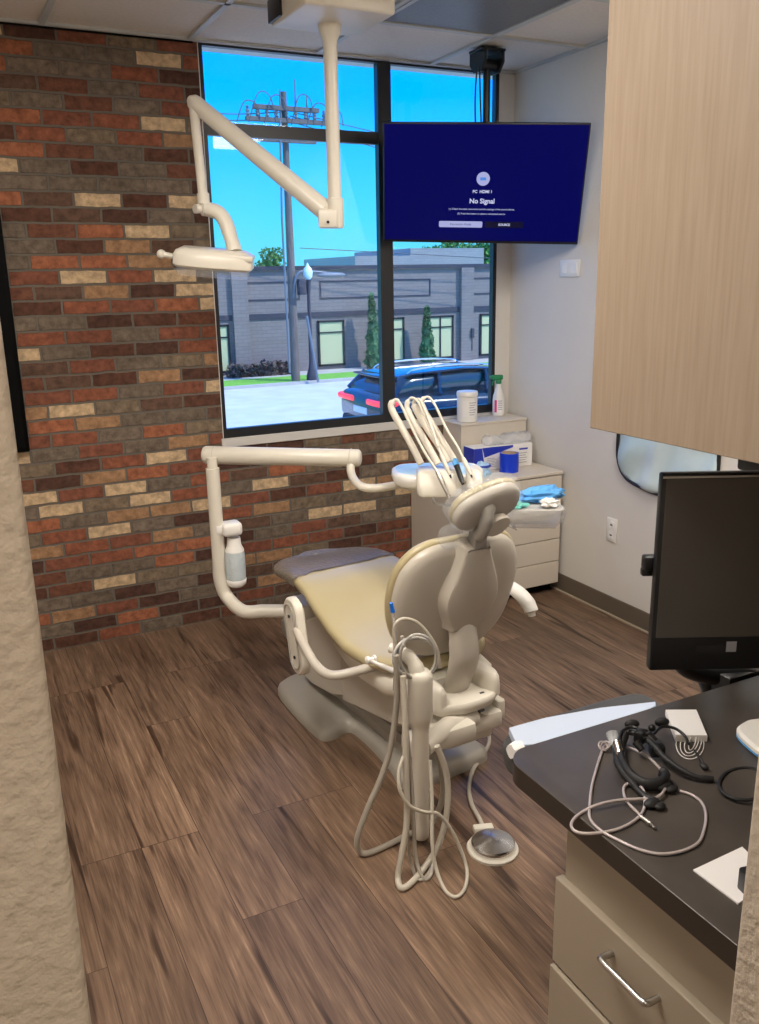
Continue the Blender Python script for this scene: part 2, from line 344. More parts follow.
def obj(name, bm, material, parent=None, world=False, smooth=38, sub=0):
    """link bm as ONE mesh object; world=True: coordinates are world, made local to the parent"""
    if world and parent is not None:
        bmesh.ops.transform(bm, matrix=full_matrix(parent).inverted(), verts=bm.verts)
    bmesh.ops.recalc_face_normals(bm, faces=bm.faces)
    # put the origin at the centre of the shape
    c = Vector((0, 0, 0))
    if parent is not None and bm.verts:
        lo = Vector([min(v.co[i] for v in bm.verts) for i in range(3)]); hi = Vector([max(v.co[i] for v in bm.verts) for i in range(3)])
        c = (lo+hi)/2
        bmesh.ops.translate(bm, vec=-c, verts=bm.verts)
    for f in bm.faces: f.smooth = bool(smooth)
    if smooth:
        for e_ in bm.edges:
            if len(e_.link_faces) == 2 and e_.calc_face_angle(0) > math.radians(smooth): e_.smooth = False
    me = bpy.data.meshes.new(name); bm.to_mesh(me); bm.free()
    me.materials.append(material)
    o = bpy.data.objects.new(name, me); COL.objects.link(o); o.location = c
    if parent is not None: o.parent = parent
    if sub:
        md = o.modifiers.new('subdivision', 'SUBSURF'); md.levels = sub; md.render_levels = sub
    return o
def full_matrix(o):
    mt = Matrix.LocRotScale(o.location, o.rotation_euler, None)
    return full_matrix(o.parent) @ mt if o.parent else mt
def thing(name, label, cat, loc=(0, 0, 0), rz=0.0, group=None):
    o = bpy.data.objects.new(name, None); COL.objects.link(o); o.empty_display_size = 0.1
    o.location = loc; o.rotation_euler = (0, 0, rz); o['label'] = label; o['category'] = cat
    if group: o['group'] = group
    return o
def tag(o, label, cat, group=None):
    o['label'] = label; o['category'] = cat
    if group: o['group'] = group
    return o
def struct(name, bm, material, parent=None, smooth=0):
    o = obj(name, bm, material, parent, smooth=smooth)
    if parent is None: o['kind'] = 'structure'
    return o
def solo(name, bm, material, label, cat, loc, world=True, group=None, smooth=38, rz=0.0):
    """a thing that is one mesh, its origin at loc"""
    bmesh.ops.transform(bm, matrix=(Matrix.Translation(Vector(loc)) @ Matrix.Rotation(rz, 4, 'Z')).inverted() if world else Matrix.Identity(4), verts=bm.verts)
    o = obj(name, bm, material, None, smooth=smooth); o.location = loc; o.rotation_euler.z = rz
    return tag(o, label, cat, group)
B = bmesh.new
def txt(body, size, mt, parent, material, name='lettering', align='CENTER', bold=0.0):
    """raised lettering; mt places the text plane in the parent's space"""
    cu = bpy.data.curves.new(name, 'FONT'); cu.body = body; cu.size = size; cu.extrude = 0.0004; cu.offset = bold
    cu.align_x = align; cu.align_y = 'CENTER'
    t = bpy.data.objects.new(name, cu); COL.objects.link(t)
    me = bpy.data.meshes.new_from_object(t.evaluated_get(bpy.context.evaluated_depsgraph_get()))
    bpy.data.objects.remove(t); bpy.data.curves.remove(cu)
    me.materials.clear(); me.materials.append(material)
    me.transform(mt); o = bpy.data.objects.new(name, me); COL.objects.link(o); o.parent = parent
    return o

# ================================================================== THE ROOM
D, R, HC = 4.177, 2.941, 2.74          # brick wall, right wall, ceiling
WL, WR, SZ = 1.22, 2.844, 0.947        # window opening
XL = -0.9                              # left wall of the room
GZ = -0.95                             # ground outside
bm = B(); box2(bm, (XL-0.2, -1.6, -0.1), (R+0.2, D+0.02, 0)); struct('floor', bm, M['floor'])
bm = B()
box2(bm, (XL-0.1, D, -0.1), (WL, D+0.2, HC+0.1)); box2(bm, (WL, D, -0.1), (R+0.1, D+0.2, SZ-0.045))
bmesh.ops.remove_doubles(bm, verts=bm.verts, dist=1e-5); struct('wall_back', bm, M['brick'])
bm = B(); box2(bm, (WR, D, SZ-0.045), (R+0.1, D+0.042, HC+0.1)); struct('wall_back_right', bm, M['wall'])
bm = B(); box2(bm, (R, -0.0, 0), (R+0.12, D+0.042, HC+0.1)); struct('wall_right', bm, M['wall'])
bm = B(); box2(bm, (XL-0.12, 0.45, 0), (XL, D+0.2, HC+0.1)); struct('wall_left', bm, M['wall'])
# wall with the doorway the photo is taken through
bm = B(); box2(bm, (XL-0.12, 0.45, 0), (0.029, 0.60, HC), 0.008, 3); struct('wall_front_left', bm, M['wall_tex'], smooth=40)
bm = B(); box2(bm, (0.775, 0.45, 0), (R, 0.60, HC), 0.008, 3); struct('wall_front_right', bm, M['wall_tex'], smooth=40)
bm = B(); box2(bm, (-1.2, -1.6, 0), (-1.08, 0.45, HC)); struct('wall_hall_left', bm, M['wall_tex'])
bm = B(); box2(bm, (R-0.1, -1.6, 0), (R, 0.45, HC)); struct('wall_hall_right', bm, M['wall_tex'])
bm = B(); box2(bm, (-1.2, -1.72, 0), (R, -1.6, HC)); struct('wall_hall_rear', bm, M['wall_tex'])
# ceiling: slab with lay-in tiles and grid
bm = B(); box2(bm, (-1.2, -1.72, HC+0.012), (R+0.12, D+0.2, HC+0.2)); struct('ceiling', bm, M['tile'])
gx = [0.565+0.618*k for k in range(-3, 5)]; gy = [3.60-0.61*k for k in range(0, 9)]
bm = B()
for x in gx:
    if XL < x < R: box2(bm, (x-0.012, -1.6, HC), (x+0.012, D, HC+0.012))
for y in gy:
    box2(bm, (XL, y-0.012, HC), (R, y+0.012, HC+0.0119))
box2(bm, (XL, D-0.025, HC-0.001), (R, D, HC+0.0118)); box2(bm, (R-0.022, 0.6, HC-0.001), (R, D, HC+0.0118))
struct('trim_1', bm, M['tbar'])
bm = B(); box2(bm, (XL, D-0.008, HC-0.008), (WL-0.02, D, HC)); struct('trim_2', bm, M['blackmat'])
# baseboards
bm = B(); box2(bm, (R-0.008, 0.6, 0.0), (R, D, 0.10), 0.002, 1); bb = struct('baseboard_right', bm, M['base'])
bm = B(); box2(bm, (R-0.014, 0.6, 0.0), (R-0.0081, D, 0.008)); struct('trim_3', bm, M['caulk'])
# window
wt = thing('window_1', 'x', 'x', (WL, D, SZ)); del wt['label']; del wt['category']; wt['kind'] = 'structure'
bm = B(); fy0, fy1 = D+0.001, D+0.035
box2(bm, (WL+0.004, fy0, SZ), (WL+0.022, fy1, HC)); box2(bm, (WR-0.022, fy0, SZ), (WR, fy1, HC))
box2(bm, (WL+0.022, fy0, SZ), (WR-0.022, fy1, SZ+0.045)); box2(bm, (WL+0.022, fy0, HC-0.010), (WR-0.022, fy1, HC+0.01))
MX = 2.155; TZ = 2.385
box2(bm, (MX-0.037, fy0-0.006, SZ+0.045), (MX+0.037, fy1, HC-0.010))
box2(bm, (WL+0.022, fy0, TZ-0.028), (MX-0.037, fy1, TZ+0.028)); box2(bm, (MX+0.037, fy0, TZ-0.028), (WR-0.022, fy1, TZ+0.028))
obj('window_frame', bm, M['winframe'], wt, world=True, smooth=0)
for x0, x1, z0, z1 in ((WL+0.022, MX-0.037, SZ+0.045, TZ-0.028), (MX+0.037, WR-0.022, SZ+0.045, TZ-0.028), (WL+0.022, MX-0.037, TZ+0.028, HC-0.010), (MX+0.037, WR-0.022, TZ+0.028, HC-0.010)):
    bm = B(); box2(bm, (x0-0.005, D+0.016, z0-0.005), (x1+0.005, D+0.019, z1+0.005)); obj('glass_pane', bm, M['glass'], wt, world=True, smooth=0)
bm = B(); box2(bm, (WL-0.01, D-0.012, SZ-0.045), (WR+0.0, D+0.2, SZ), 0.003, 1); obj('window_sill', bm, M['sill'], wt, world=True)
bm = B(); box2(bm, (WL, D+0.0, SZ), (WL+0.004, D+0.2, HC)); obj('jamb_strip', bm, M['sill'], wt, world=True)

# lay-in lights
def troffer(x0, y0, y1, m_, label, zt=HC):
    x1 = x0+0.594
    t = thing('ceiling_light', label, 'ceiling light', ((x0+x1)/2, (y0+y1)/2, zt))
    bm = B()
    for a, b in (((x0, y0), (x1, y0+0.02)), ((x0, y1-0.02), (x1, y1)), ((x0, y0+0.02), (x0+0.02, y1-0.02)), ((x1-0.02, y0+0.02), (x1, y1-0.02))):
        box2(bm, (*a, zt-0.004), (*b, zt+0.0115))
    obj('frame', bm, M['tbar'], t, world=True, smooth=0)
    bm = B(); box2(bm, (x0+0.02, y0+0.02, zt+0.002), (x1-0.02, y1-0.02, zt+0.0115)); obj('diffuser', bm, m_, t, world=True, smooth=0)
    return t
troffer(1.813, 2.392, 3.588, M['lens_off'], 'unlit grey ceiling light panel set flush in the tiles near the window')
troffer(-0.041, 1.172, 2.368, M['lit'], 'lit ceiling light panel over the open floor left of the dental chair')
troffer(1.813, 1.172, 2.368, M['lit'], 'lit ceiling light panel above the side counter')

CAM = Vector((0, 0, CAM_H))
def ray(px, py): return FW + RT*((px-379.5)/F_PX) - UPV*((py-512)/F_PX)
def at_z(px, py, z): d = ray(px, py); return CAM + d*((z-CAM_H)/d.z)
def at_y(px, py, y): d = ray(px, py); return CAM + d*(y/d.y)
def at_x(px, py, x): d = ray(px, py); return CAM + d*(x/d.x)
def at_d(px, py, dist): return CAM + ray(px, py)*dist

# ================================================================== OUTSIDE
M['asphalt'] = noise_var(mat('pale_road', (0.62, 0.60, 0.58), 0.9), (0.56, 0.54, 0.52), (0.66, 0.64, 0.61), scale=2)
M['walk'] = noise_var(mat('concrete_walk', (0.5, 0.46, 0.42), 0.9), (0.46, 0.42, 0.38), (0.54, 0.5, 0.46), scale=3)
M['grass'] = noise_var(mat('lawn', (0.16, 0.42, 0.05), 0.9), (0.14, 0.38, 0.04), (0.24, 0.55, 0.07), scale=9)
def wallmat(name, c1, c2):
    mt = mat(name, c1, 0.85, spec=0.2); n, l, b = nodes(mt)
    t = n.new('ShaderNodeTexCoord'); sp = n.new('ShaderNodeSeparateXYZ'); cb = n.new('ShaderNodeCombineXYZ'); br = n.new('ShaderNodeTexBrick')
    l.new(t.outputs['Object'], sp.inputs[0]); l.new(sp.outputs['X'], cb.inputs[0]); l.new(sp.outputs['Z'], cb.inputs[1]); l.new(cb.outputs[0], br.inputs['Vector'])
    br.inputs['Scale'].default_value = 1; br.inputs['Brick Width'].default_value = 0.30; br.inputs['Row Height'].default_value = 0.10; br.inputs['Mortar Size'].default_value = 0.006
    br.inputs['Color1'].default_value = (*c1, 1); br.inputs['Color2'].default_value = (*c2, 1); br.inputs['Mortar'].default_value = (c1[0]*0.8, c1[1]*0.8, c1[2]*0.8, 1)
    l.new(br.outputs['Color'], b.inputs['Base Color']); return mt
M['facade'] = wallmat('grey_brown_masonry', (0.235, 0.20, 0.19), (0.265, 0.228, 0.215))
M['facade_trim'] = mat('slate_trim', (0.04, 0.04, 0.058), 0.6)
M['block2'] = wallmat('light_masonry', (0.36, 0.34, 0.33), (0.40, 0.38, 0.37))
M['shopglass'] = mat('tinted_window', (0.60, 0.58, 0.32), 0.35, spec=0.6)
M['bark'] = noise_var(mat('weathered_pole', (0.16, 0.13, 0.115), 0.9), (0.13, 0.105, 0.095), (0.20, 0.165, 0.145), scale=6, stretch=(4, 4, 0.5))
M['wire'] = mat('grey_wire', (0.12, 0.13, 0.14), 0.8)
M['metalgrey'] = mat('grey_hardware', (0.20, 0.22, 0.25), 0.5, 0.3)
M['leaf'] = noise_var(mat('leaf_green', (0.08, 0.22, 0.04), 0.7), (0.05, 0.16, 0.03), (0.16, 0.34, 0.07), scale=2.5)
M['leaf2'] = noise_var(mat('juniper_green', (0.07, 0.19, 0.09), 0.75), (0.05, 0.14, 0.07), (0.11, 0.26, 0.10), scale=5)
M['rose'] = noise_var(mat('dull_rose_foliage', (0.12, 0.07, 0.08), 0.8), (0.05, 0.09, 0.05), (0.22, 0.10, 0.12), scale=14)
M['globe'] = mat('lamp_globe', (0.75, 0.90, 0.85), 0.3)
M['carpaint'] = mat('dark_blue_car_paint', (0.006, 0.016, 0.036), 0.2, 0.3, Coat_Weight=0.8)
M['carglass'] = mat('car_glass', (0.010, 0.030, 0.045), 0.05, spec=1.0)
M['taillight'] = mat('tail_lamp_red', (0.75, 0.02, 0.03), 0.2)
bpy.data.materials['tail_lamp_red'].node_tree.nodes['Principled BSDF'].inputs['Emission Color'].default_value = (1, 0.05, 0.06, 1)
bpy.data.materials['tail_lamp_red'].node_tree.nodes['Principled BSDF'].inputs['Emission Strength'].default_value = 1.0

def ground(name, a, b, z, m_, kind='structure'):
    bm = B(); box2(bm, (a[0], a[1], z-0.15), (b[0], b[1], z)); o = struct(name, bm, m_); o['kind'] = kind; return o
ground('road', (-30, 4.9, 0), (60, 21.3, 0), GZ, M['asphalt'])
ground('sidewalk', (-30, 22.9, 0), (60, 26, 0), GZ+0.05, M['walk'])
ground('kerb', (-30, 21.3, 0), (60, 21.55, 0), GZ+0.06, M['walk'])
g = ground('lawn_strip', (-30, 21.55, 0), (60, 22.9, 0), GZ+0.055, M['grass'], 'stuff'); tag(g, 'bright green mown grass strip between road and grey building', 'grass')

bt = thing('commercial_building', 'long grey brick single storey building across the street with slate trim bands', 'building', (10, 24, GZ))
FY = 24.0
bm = B(); box2(bm, (2, FY, GZ), (24, FY+9, 2.0)); obj('brick_wall', bm, M['facade'], bt, world=True, smooth=0)
bm = B(); box2(bm, (1.9, FY-0.10, 1.97), (24.1, FY+9.1, 2.08)); obj('parapet_cap', bm, M['facade_trim'], bt, world=True, smooth=0)
bm = B(); box2(bm, (2, FY-0.03, 0.62), (24, FY, 0.78)); obj('trim_band', bm, M['facade_trim'], bt, world=True, smooth=0)
for x0, x1 in ((5.2, 7.13), (7.72, 9.55), (10.18, 13.9), (15.1, 17.5)):
    bm = B(); z0, z1, t_ = 1.14, 1.66, 0.045
    box2(bm, (x0, FY-0.018, z1-t_), (x1, FY, z1)); box2(bm, (x0, FY-0.018, z0), (x1, FY, z0+t_))
    box2(bm, (x0, FY-0.018, z0+t_), (x0+t_, FY, z1-t_)); box2(bm, (x1-t_, FY-0.018, z0+t_), (x1, FY, z1-t_))
    obj('panel_outline', bm, M['facade_trim'], bt, world=True, smooth=0)
for x0, x1 in ((6.45, 7.38), (10.06, 10.92), (12.25, 12.95), (13.75, 14.72), (15.72, 16.6)):
    bm = B(); z0, z1, t_ = -0.80, 0.53, 0.06
    box2(bm, (x0, FY-0.05, z1-t_), (x1, FY+0.02, z1)); box2(bm, (x0, FY-0.05, z0), (x1, FY+0.02, z0+t_)); box2(bm, (x0, FY-0.05, z0), (x0+t_, FY+0.02, z1)); box2(bm, (x1-t_, FY-0.05, z0), (x1, FY+0.02, z1))
    box2(bm, (x0, FY-0.05, 0.16), (x1, FY+0.02, 0.20)); 
    if x0 > 13: box2(bm, ((x0+x1)/2-0.02, FY-0.05, z0), ((x0+x1)/2+0.02, FY+0.02, z1))
    f = obj('window_frame', bm, M['winframe'], bt, world=True, smooth=0)
    bm = B(); box2(bm, (x0+0.02, FY-0.02, z0+0.02), (x1-0.02, FY+0.01, z1-0.02))
    g = obj('pane', bm, M['shopglass'], f, smooth=0, world=True)
for x0 in (7.5, 14.95):
    bm = B(); box2(bm, (x0, FY-0.14, GZ), (x0+0.45, FY+0.01, 1.97)); obj('pilaster', bm, M['facade'], bt, world=True, smooth=0)
bm = B(); box2(bm, (15.30, FY-0.2, -0.2), (15.40, FY-0.1, 0.1)); box2(bm, (15.33, FY-0.15, -0.6), (15.37, FY-0.12, -0.2)); obj('wall_lantern', bm, M['facade_trim'], bt, world=True, smooth=0)
b2 = thing('rooftop_block', 'paler grey block of a taller building rising behind the flat roof', 'building', (18, 34, GZ))
p0 = at_y(355, 256, 36); p1 = at_y(484, 248, 36)
bm = B(); box2(bm, (p0.x, 36, GZ), (p1.x, 42, p0.z)); box2(bm, (p0.x+2.8, 36.01, p0.z), (p1.x, 42, p1.z)); obj('masonry_wall', bm, M['block2'], b2, world=True, smooth=0)

def foliage(bm, blobs, n, size):
    for _ in range(n):
        c, r = random.choice(blobs)
        th, ph = random.uniform(0, 2*PI), math.acos(random.uniform(-1, 1)); q = random.uniform(0.55, 1.0)
        p = Vector(c) + Vector((r[0]*math.sin(ph)*math.cos(th), r[1]*math.sin(ph)*math.sin(th), r[2]*math.cos(ph)))*q
        rot = Matrix.Rotation(random.uniform(0, 6.28), 4, Vector((random.uniform(-1, 1), random.uniform(-1, 1), random.uniform(-1, 1))).normalized())
        s = size*random.uniform(0.6, 1.3)
        vs = [bm.verts.new(p + (rot @ Vector(v))*s) for v in ((-0.5, -0.3, 0), (0.5, -0.3, 0.1), (0.6, 0.35, 0), (-0.4, 0.4, 0.1))]
        bm.faces.new(vs)
def tree(px0, px1, py, y, label, group=None):
    a = at_y(px0, py, y); b = at_y(px1, py, y); wd = abs(b.x-a.x); cx = (a.x+b.x)/2; top = a.z
    t = thing('leafy_tree', label, 'tree', (cx, y, GZ), 0, group)
    bl = []
    for _ in range(9):
        bl.append(((cx+random.uniform(-.3, .3)*wd, y+random.uniform(-.3, .3)*wd, top-wd*0.45+random.uniform(-.25, .25)*wd), (wd*.24, wd*.24, wd*.2)))
    bl.append(((cx, y, top-wd*.5), (wd*.36, wd*.36, wd*.3)))
    bm = B(); foliage(bm, bl, 1500, wd*0.06); obj('crown', bm, M['leaf'], t, world=True, smooth=0)
    bm = B(); tube(bm, [(cx, y, GZ), (cx+.05, y, (top+GZ)/2-.5), (cx, y, top-wd*.4)], [0.28, 0.2, 0.1], 10); obj('trunk', bm, M['bark'], t, world=True)
tree(256, 291, 246, 38, 'small round green tree crown showing above the roof beside the utility pole')
tree(424, 470, 236, 46, 'green tree crown behind the paler rooftop block, under the television')
tree(468, 520, 231, 46, 'green tree crown at the right edge of the window above the roofline')
def column(px, ptop, y, wd, label):
    a = at_y(px, ptop, y); h = a.z-GZ
    t = thing('columnar_juniper', label, 'shrub', (a.x, y, GZ))
    bl = [((a.x+random.uniform(-.04, .04), y, GZ+h*k), (wd*(1.02-k)*0.62+.02, wd*(1.02-k)*0.62+.02, h*.10)) for k in (.12, .22, .32, .42, .52, .62, .72, .82, .9)]
    bm = B(); foliage(bm, bl, 1500, 0.13); lathe(bm, [(0.02, 0), (wd*.45, h*.12), (wd*.4, h*.4), (wd*.2, h*.75), (0.01, h*.97)], (a.x, y, GZ), n=10); obj('foliage', bm, M['leaf2'], t, world=True, smooth=0)
    bm = B(); tube(bm, [(a.x, y, GZ), (a.x, y, GZ+h*.4), (a.x, y, GZ+h*.8)], [0.05, 0.03], 8); obj('stem', bm, M['bark'], t, world=True)
column(372, 294, 23.45, 0.42, 'tall narrow green juniper against the grey building left of the window mullion')
column(427, 306, 23.45, 0.40, 'narrow green juniper against the grey building right of the window mullion')
bm = B(); c0 = at_y(262, 378, 23.5)
foliage(bm, [((c0.x+dx, 23.5, GZ+0.2), (0.28, 0.25, 0.24+0.05*math.sin(dx*5))) for dx in (-.75, -.45, -.15, .15, .45, .75)], 1500, 0.09)
solo('flower_bed_shrub', bm, M['rose'], 'low dull red and green flowering shrub at the foot of the grey building', 'shrub', (c0.x, 23.5, GZ), smooth=0)

# utility pole
PY = 21.75; pb = at_y(296, 383, PY); ptp = at_y(286, 92, PY); px_ = pb.x
pole = thing('utility_pole', 'weathered wooden utility pole with crossarms standing on the grass strip', 'utility pole', (px_, PY, GZ+0.0555))
bm = B(); tube(bm, [(px_, PY, GZ+0.0555), (px_, PY, 2.5), (px_, PY, ptp.z)], [0.12, 0.10, 0.07], 14); obj('mast', bm, M['bark'], pole, world=True)
zc = at_y(289, 122, PY).z; zc2 = at_y(289, 110, PY).z
for zz, hw in ((zc, 1.05), (zc2, 0.85), (zc-0.45, 0.75)):
    bm = B(); box2(bm, (px_-hw, PY-0.2, zz-0.05), (px_+hw, PY-0.08, zz+0.05)); obj('crossarm', bm, M['bark'], pole, world=True, smooth=0)
for k in range(9):
    x = px_-1.0+0.25*k; z0 = zc+0.05
    bm = B(); lathe(bm, [(0.02, 0), (0.05, 0.04), (0.03, 0.08), (0.055, 0.12), (0.03, 0.17), (0.04, 0.22), (0.01, 0.25)], (x, PY-0.14, z0), n=8); obj('insulator', bm, M['metalgrey'], pole, world=True)
for k, (x0, x1, hgt) in enumerate(((-1.3, -0.7, .35), (-1.0, -0.3, .55), (-0.6, 0.0, .5), (0.1, 0.7, .55), (0.5, 1.15, .4), (0.9, 1.5, .3))):
    bm = B(); tube(bm, cr([(px_+x0, PY-0.2, zc-0.1), (px_+(x0+x1)/2-.1, PY-0.25, zc+hgt), (px_+(x0+x1)/2+.2, PY-0.25, zc+hgt-.05), (px_+x1, PY-0.2, zc-0.05)], 6), 0.014, 6); obj('jumper_cable', bm, M['wire'], pole, world=True)
for dx, hh in ((-0.15, 0.7), (0.25, 0.95), (0.55, 0.6)):
    bm = B(); cyl(bm, (px_+dx, PY-0.14, zc), (px_+dx, PY-0.14, zc+hh), 0.03, 0.02, 8); obj('lightning_rod', bm, M['metalgrey'], pole, world=True)
tp = at_y(298, 287, PY)
bm = B(); box2(bm, (tp.x-0.08, PY-0.30, tp.z-0.2), (tp.x+0.12, PY-0.08, tp.z+0.2), 0.03); obj('junction_box', bm, M['facade_trim'], pole, world=True)
a0 = at_y(312, 274, PY); a1 = at_y(342, 276, PY)
bm = B(); tube(bm, cr([(px_, PY-0.1, a0.z-0.6), (px_+0.1, PY-0.15, a0.z), (a0.x, PY-0.15, a0.z+.06), (a1.x, PY-.15, a1.z)], 8), [0.03]*10+[0.03], 8)
obj('lamp_bracket', bm, M['metalgrey'], pole, world=True)
bm = B(); ell(bm, ((a0.x*.45+a1.x*.55), PY-0.15, (a0.z+a1.z)/2), (0.42, 0.11, 0.07)); obj('lamp_head', bm, M['metalgrey'], pole, world=True)
bm = B(); tube(bm, [(px_-0.28, PY-0.3, GZ+0.3), (px_-0.30, PY-0.3, 3.2), (px_-0.2, PY-0.2, zc)], 0.028, 8); obj('riser_conduit', bm, M['metalgrey'], pole, world=True)
bm = B(); tube(bm, [(px_+0.18, PY-0.5, 0.8), (px_+0.35, PY-0.7, GZ+0.06)], [0.035, 0.035], 8); obj('guy_guard', bm, M['metalgrey'], pole, world=True)
# overhead lines
wires = [((150, 108), (290, 118)), ((150, 101), (284, 112)), ((290, 116), (560, 176)), ((292, 122), (560, 190)), ((296, 113), (560, 163))]
for k, (a, b) in enumerate(wires):
    A = at_y(*a, PY); Bb = at_y(*b, PY); mid = A.lerp(Bb, 0.5); mid.z -= 0.15
    bm = B(); tube(bm, cr([A, mid, Bb], 10), 0.012, 6)
    lab = ['overhead power line running left from the utility pole, lower of two', 'overhead power line running left from the utility pole, upper of two', 'overhead power line running right from the utility pole, middle of three', 'overhead power line running right from the utility pole, lowest of three', 'overhead power line running right from the utility pole, topmost of three'][k]
    solo('power_line', bm, M['wire'], lab, 'power line', mid, group='overhead power lines')
A = at_y(300, 248, 24.6); Bb = at_y(560, 262, 24.6); bm = B(); tube(bm, [A, A.lerp(Bb, .5), Bb], 0.011, 6)
solo('power_line', bm, M['wire'], 'thin cable low in the sky just above the grey roof', 'power line', A.lerp(Bb, .5), group='overhead power lines')
# street lamp with a globe
LY = 21.6; lp = at_y(312, 383, LY); gl = at_y(308.5, 272, LY)
st = thing('street_lamp', 'dark street lamp post topped by a pale green glass globe', 'street lamp', (lp.x, LY, GZ+0.05))
bm = B(); lathe(bm, [(0.14, 0), (0.14, 0.12), (0.07, 0.35), (0.055, 0.5), (0.045, 2.2), (0.07, gl.z-GZ-0.32), (0.08, gl.z-GZ-0.25)], (lp.x, LY, GZ+0.0555), n=14); obj('lamp_post', bm, M['facade_trim'], st, world=True)
bm = B(); lathe(bm, [(0.05, -0.2), (0.115, -0.12), (0.13, -0.01), (0.10, 0.09), (0.045, 0.15), (0.03, 0.18), (0.01, 0.23)], (lp.x, LY, gl.z), n=18); obj('glass_globe', bm, M['globe'], st, world=True)

# the passing car, its right side towards the window, driving right
CY = 11.9; CX = 6.08
car = thing('estate_car', 'dark blue estate car with roof rails on the road outside the window', 'car', (CX+2.2, CY+0.9, GZ))
def sect(x, w_, z0, z1, crown=0.0, n=20, ex=4.0):
    L = []
    for k in range(n):
        a = 2*PI*k/n; c, s = math.cos(a), math.sin(a)
        yy = math.copysign(abs(c)**(2/ex), c)*w_/2; zz = math.copysign(abs(s)**(2/ex), s)*(z1-z0)/2 + (z0+z1)/2
        L.append((CX+x, CY+0.9+yy, GZ+zz))
    return L
bm = B(); skin(bm, [sect(*a) for a in ((0.0, 1.50, .42, .92), (.06, 1.70, .32, .98), (.3, 1.80, .25, 1.0), (1.2, 1.84, .22, .98), (2.4, 1.84, .22, .96), (3.1, 1.82, .22, .95), (3.7, 1.78, .25, .86), (4.15, 1.66, .28, .76), (4.4, 1.4, .34, .62))])
obj('car_body', bm, M['carpaint'], car, world=True, smooth=60)
bm = B(); skin(bm, [sect(*a) for a in ((.16, 1.42, .85, 1.05), (.42, 1.36, .85, 1.23), (.65, 1.30, .85, 1.29), (1.6, 1.30, .85, 1.33), (2.2, 1.30, .85, 1.29), (2.55, 1.34, .85, 1.21), (3.15, 1.46, .85, 1.00), (3.35, 1.5, .82, .93))])
gh = obj('cabin_glass', bm, M['carglass'], car, world=True, smooth=60)
bm = B(); skin(bm, [sect(*a) for a in ((.36, 1.30, 1.22, 1.28), (.6, 1.30, 1.26, 1.32), (1.6, 1.28, 1.30, 1.36), (2.2, 1.26, 1.26, 1.32), (2.5, 1.22, 1.20, 1.26))]); obj('roof', bm, M['carpaint'], car, world=True, smooth=60)
for sgn in (-1, 1):
    yy = CY+0.9+sgn*0.60
    bm = B(); tube(bm, cr([(CX+.55, yy, GZ+1.30), (CX+.75, yy, GZ+1.38), (CX+1.5, yy, GZ+1.41), (CX+2.1, yy, GZ+1.37), (CX+2.25, yy, GZ+1.30)], 6), 0.018, 8); obj('roof_rail', bm, M['chrome'], car, world=True)
    for x in (.18, 1.05, 1.95):
        bm = B(); yb = CY+0.9+sgn*.78; yt = CY+0.9+sgn*.645
        top = 1.25 if x < .5 else 1.30
        tube(bm, [(CX+x, yb, GZ+.93), (CX+x+(.26 if x < .5 else .05), yt, GZ+top)], [0.07 if x < .5 else 0.035]*2, 8); obj('pillar', bm, M['carpaint'], car, world=True)
    for x in (.85, 3.5):
        bm = B(); lathe(bm, [(0.17, -.09), (.31, -.1), (.335, -.05), (.335, .05), (.31, .1), (.17, .09)], (CX+x, CY+.9+sgn*.80, GZ+.335), Matrix.Rotation(PI/2, 4, 'X'), 28)
        wl = obj('wheel', bm, M['rubber'], car, world=True)
        bm = B(); lathe(bm, [(0.02, -.108), (.17, -.10), (.20, -.06), (.20, .06), (.17, .10), (.02, .108)], (CX+x, CY+.9+sgn*.80, GZ+.335), Matrix.Rotation(PI/2, 4, 'X'), 24); obj('hubcap', bm, M['brushed'], wl, world=True)
    bm = B(); box2(bm, (CX-.03, CY+.9+sgn*.55-.32, GZ+.76), (CX+.30, CY+.9+sgn*.55+.32, GZ+.88), .05, 3); obj('tail_lamp', bm, M['taillight'], car, world=True)
bm = B(); box2(bm, (CX-.03, CY+.2, GZ+.3), (CX+.3, CY+1.6, GZ+.5), .06, 3); obj('bumper', bm, M['rubber'], car, world=True)
bm = B(); box2(bm, (CX-.015, CY+.65, GZ+.58), (CX+.02, CY+1.15, GZ+.70), .01); obj('number_plate', bm, M['white'], car, world=True)
bm = B(); box2(bm, (CX+.16, CY+.3, GZ+1.23), (CX+.5, CY+1.5, GZ+1.27), .015); obj('rear_spoiler', bm, M['carpaint'], car, world=True)

# the car rides a little low: squash its height about the road
for o_ in list(car.children_recursive):
    if o_.name.split('.')[0] not in ('wheel', 'hubcap'): o_.scale.z = 0.9; o_.location.z *= 0.9

# ================================================================== FITTED PIECES
# upper cabinet
uc = thing('wall_cabinet', 'tall pale wood-grain cabinet hanging over the right end of the picture', 'cabinet', (1.6, 1.07, 1.37))
bm = B(); box2(bm, (1.325, 0.605, 1.37), (1.945, 1.532, 2.735)); obj('cabinet_body', bm, M['laminate'], uc, world=True, smooth=0)
bm = B(); box2(bm, (1.305, 0.607, 1.37), (1.3245, 1.532, 2.733), 0.0015, 1); obj('door', bm, M['laminate'], uc, world=True, smooth=0)
bm = B(); box2(bm, (1.95, 0.6, 0), (2.05, 1.30, HC)); struct('wall_partition', bm, M['wall'])
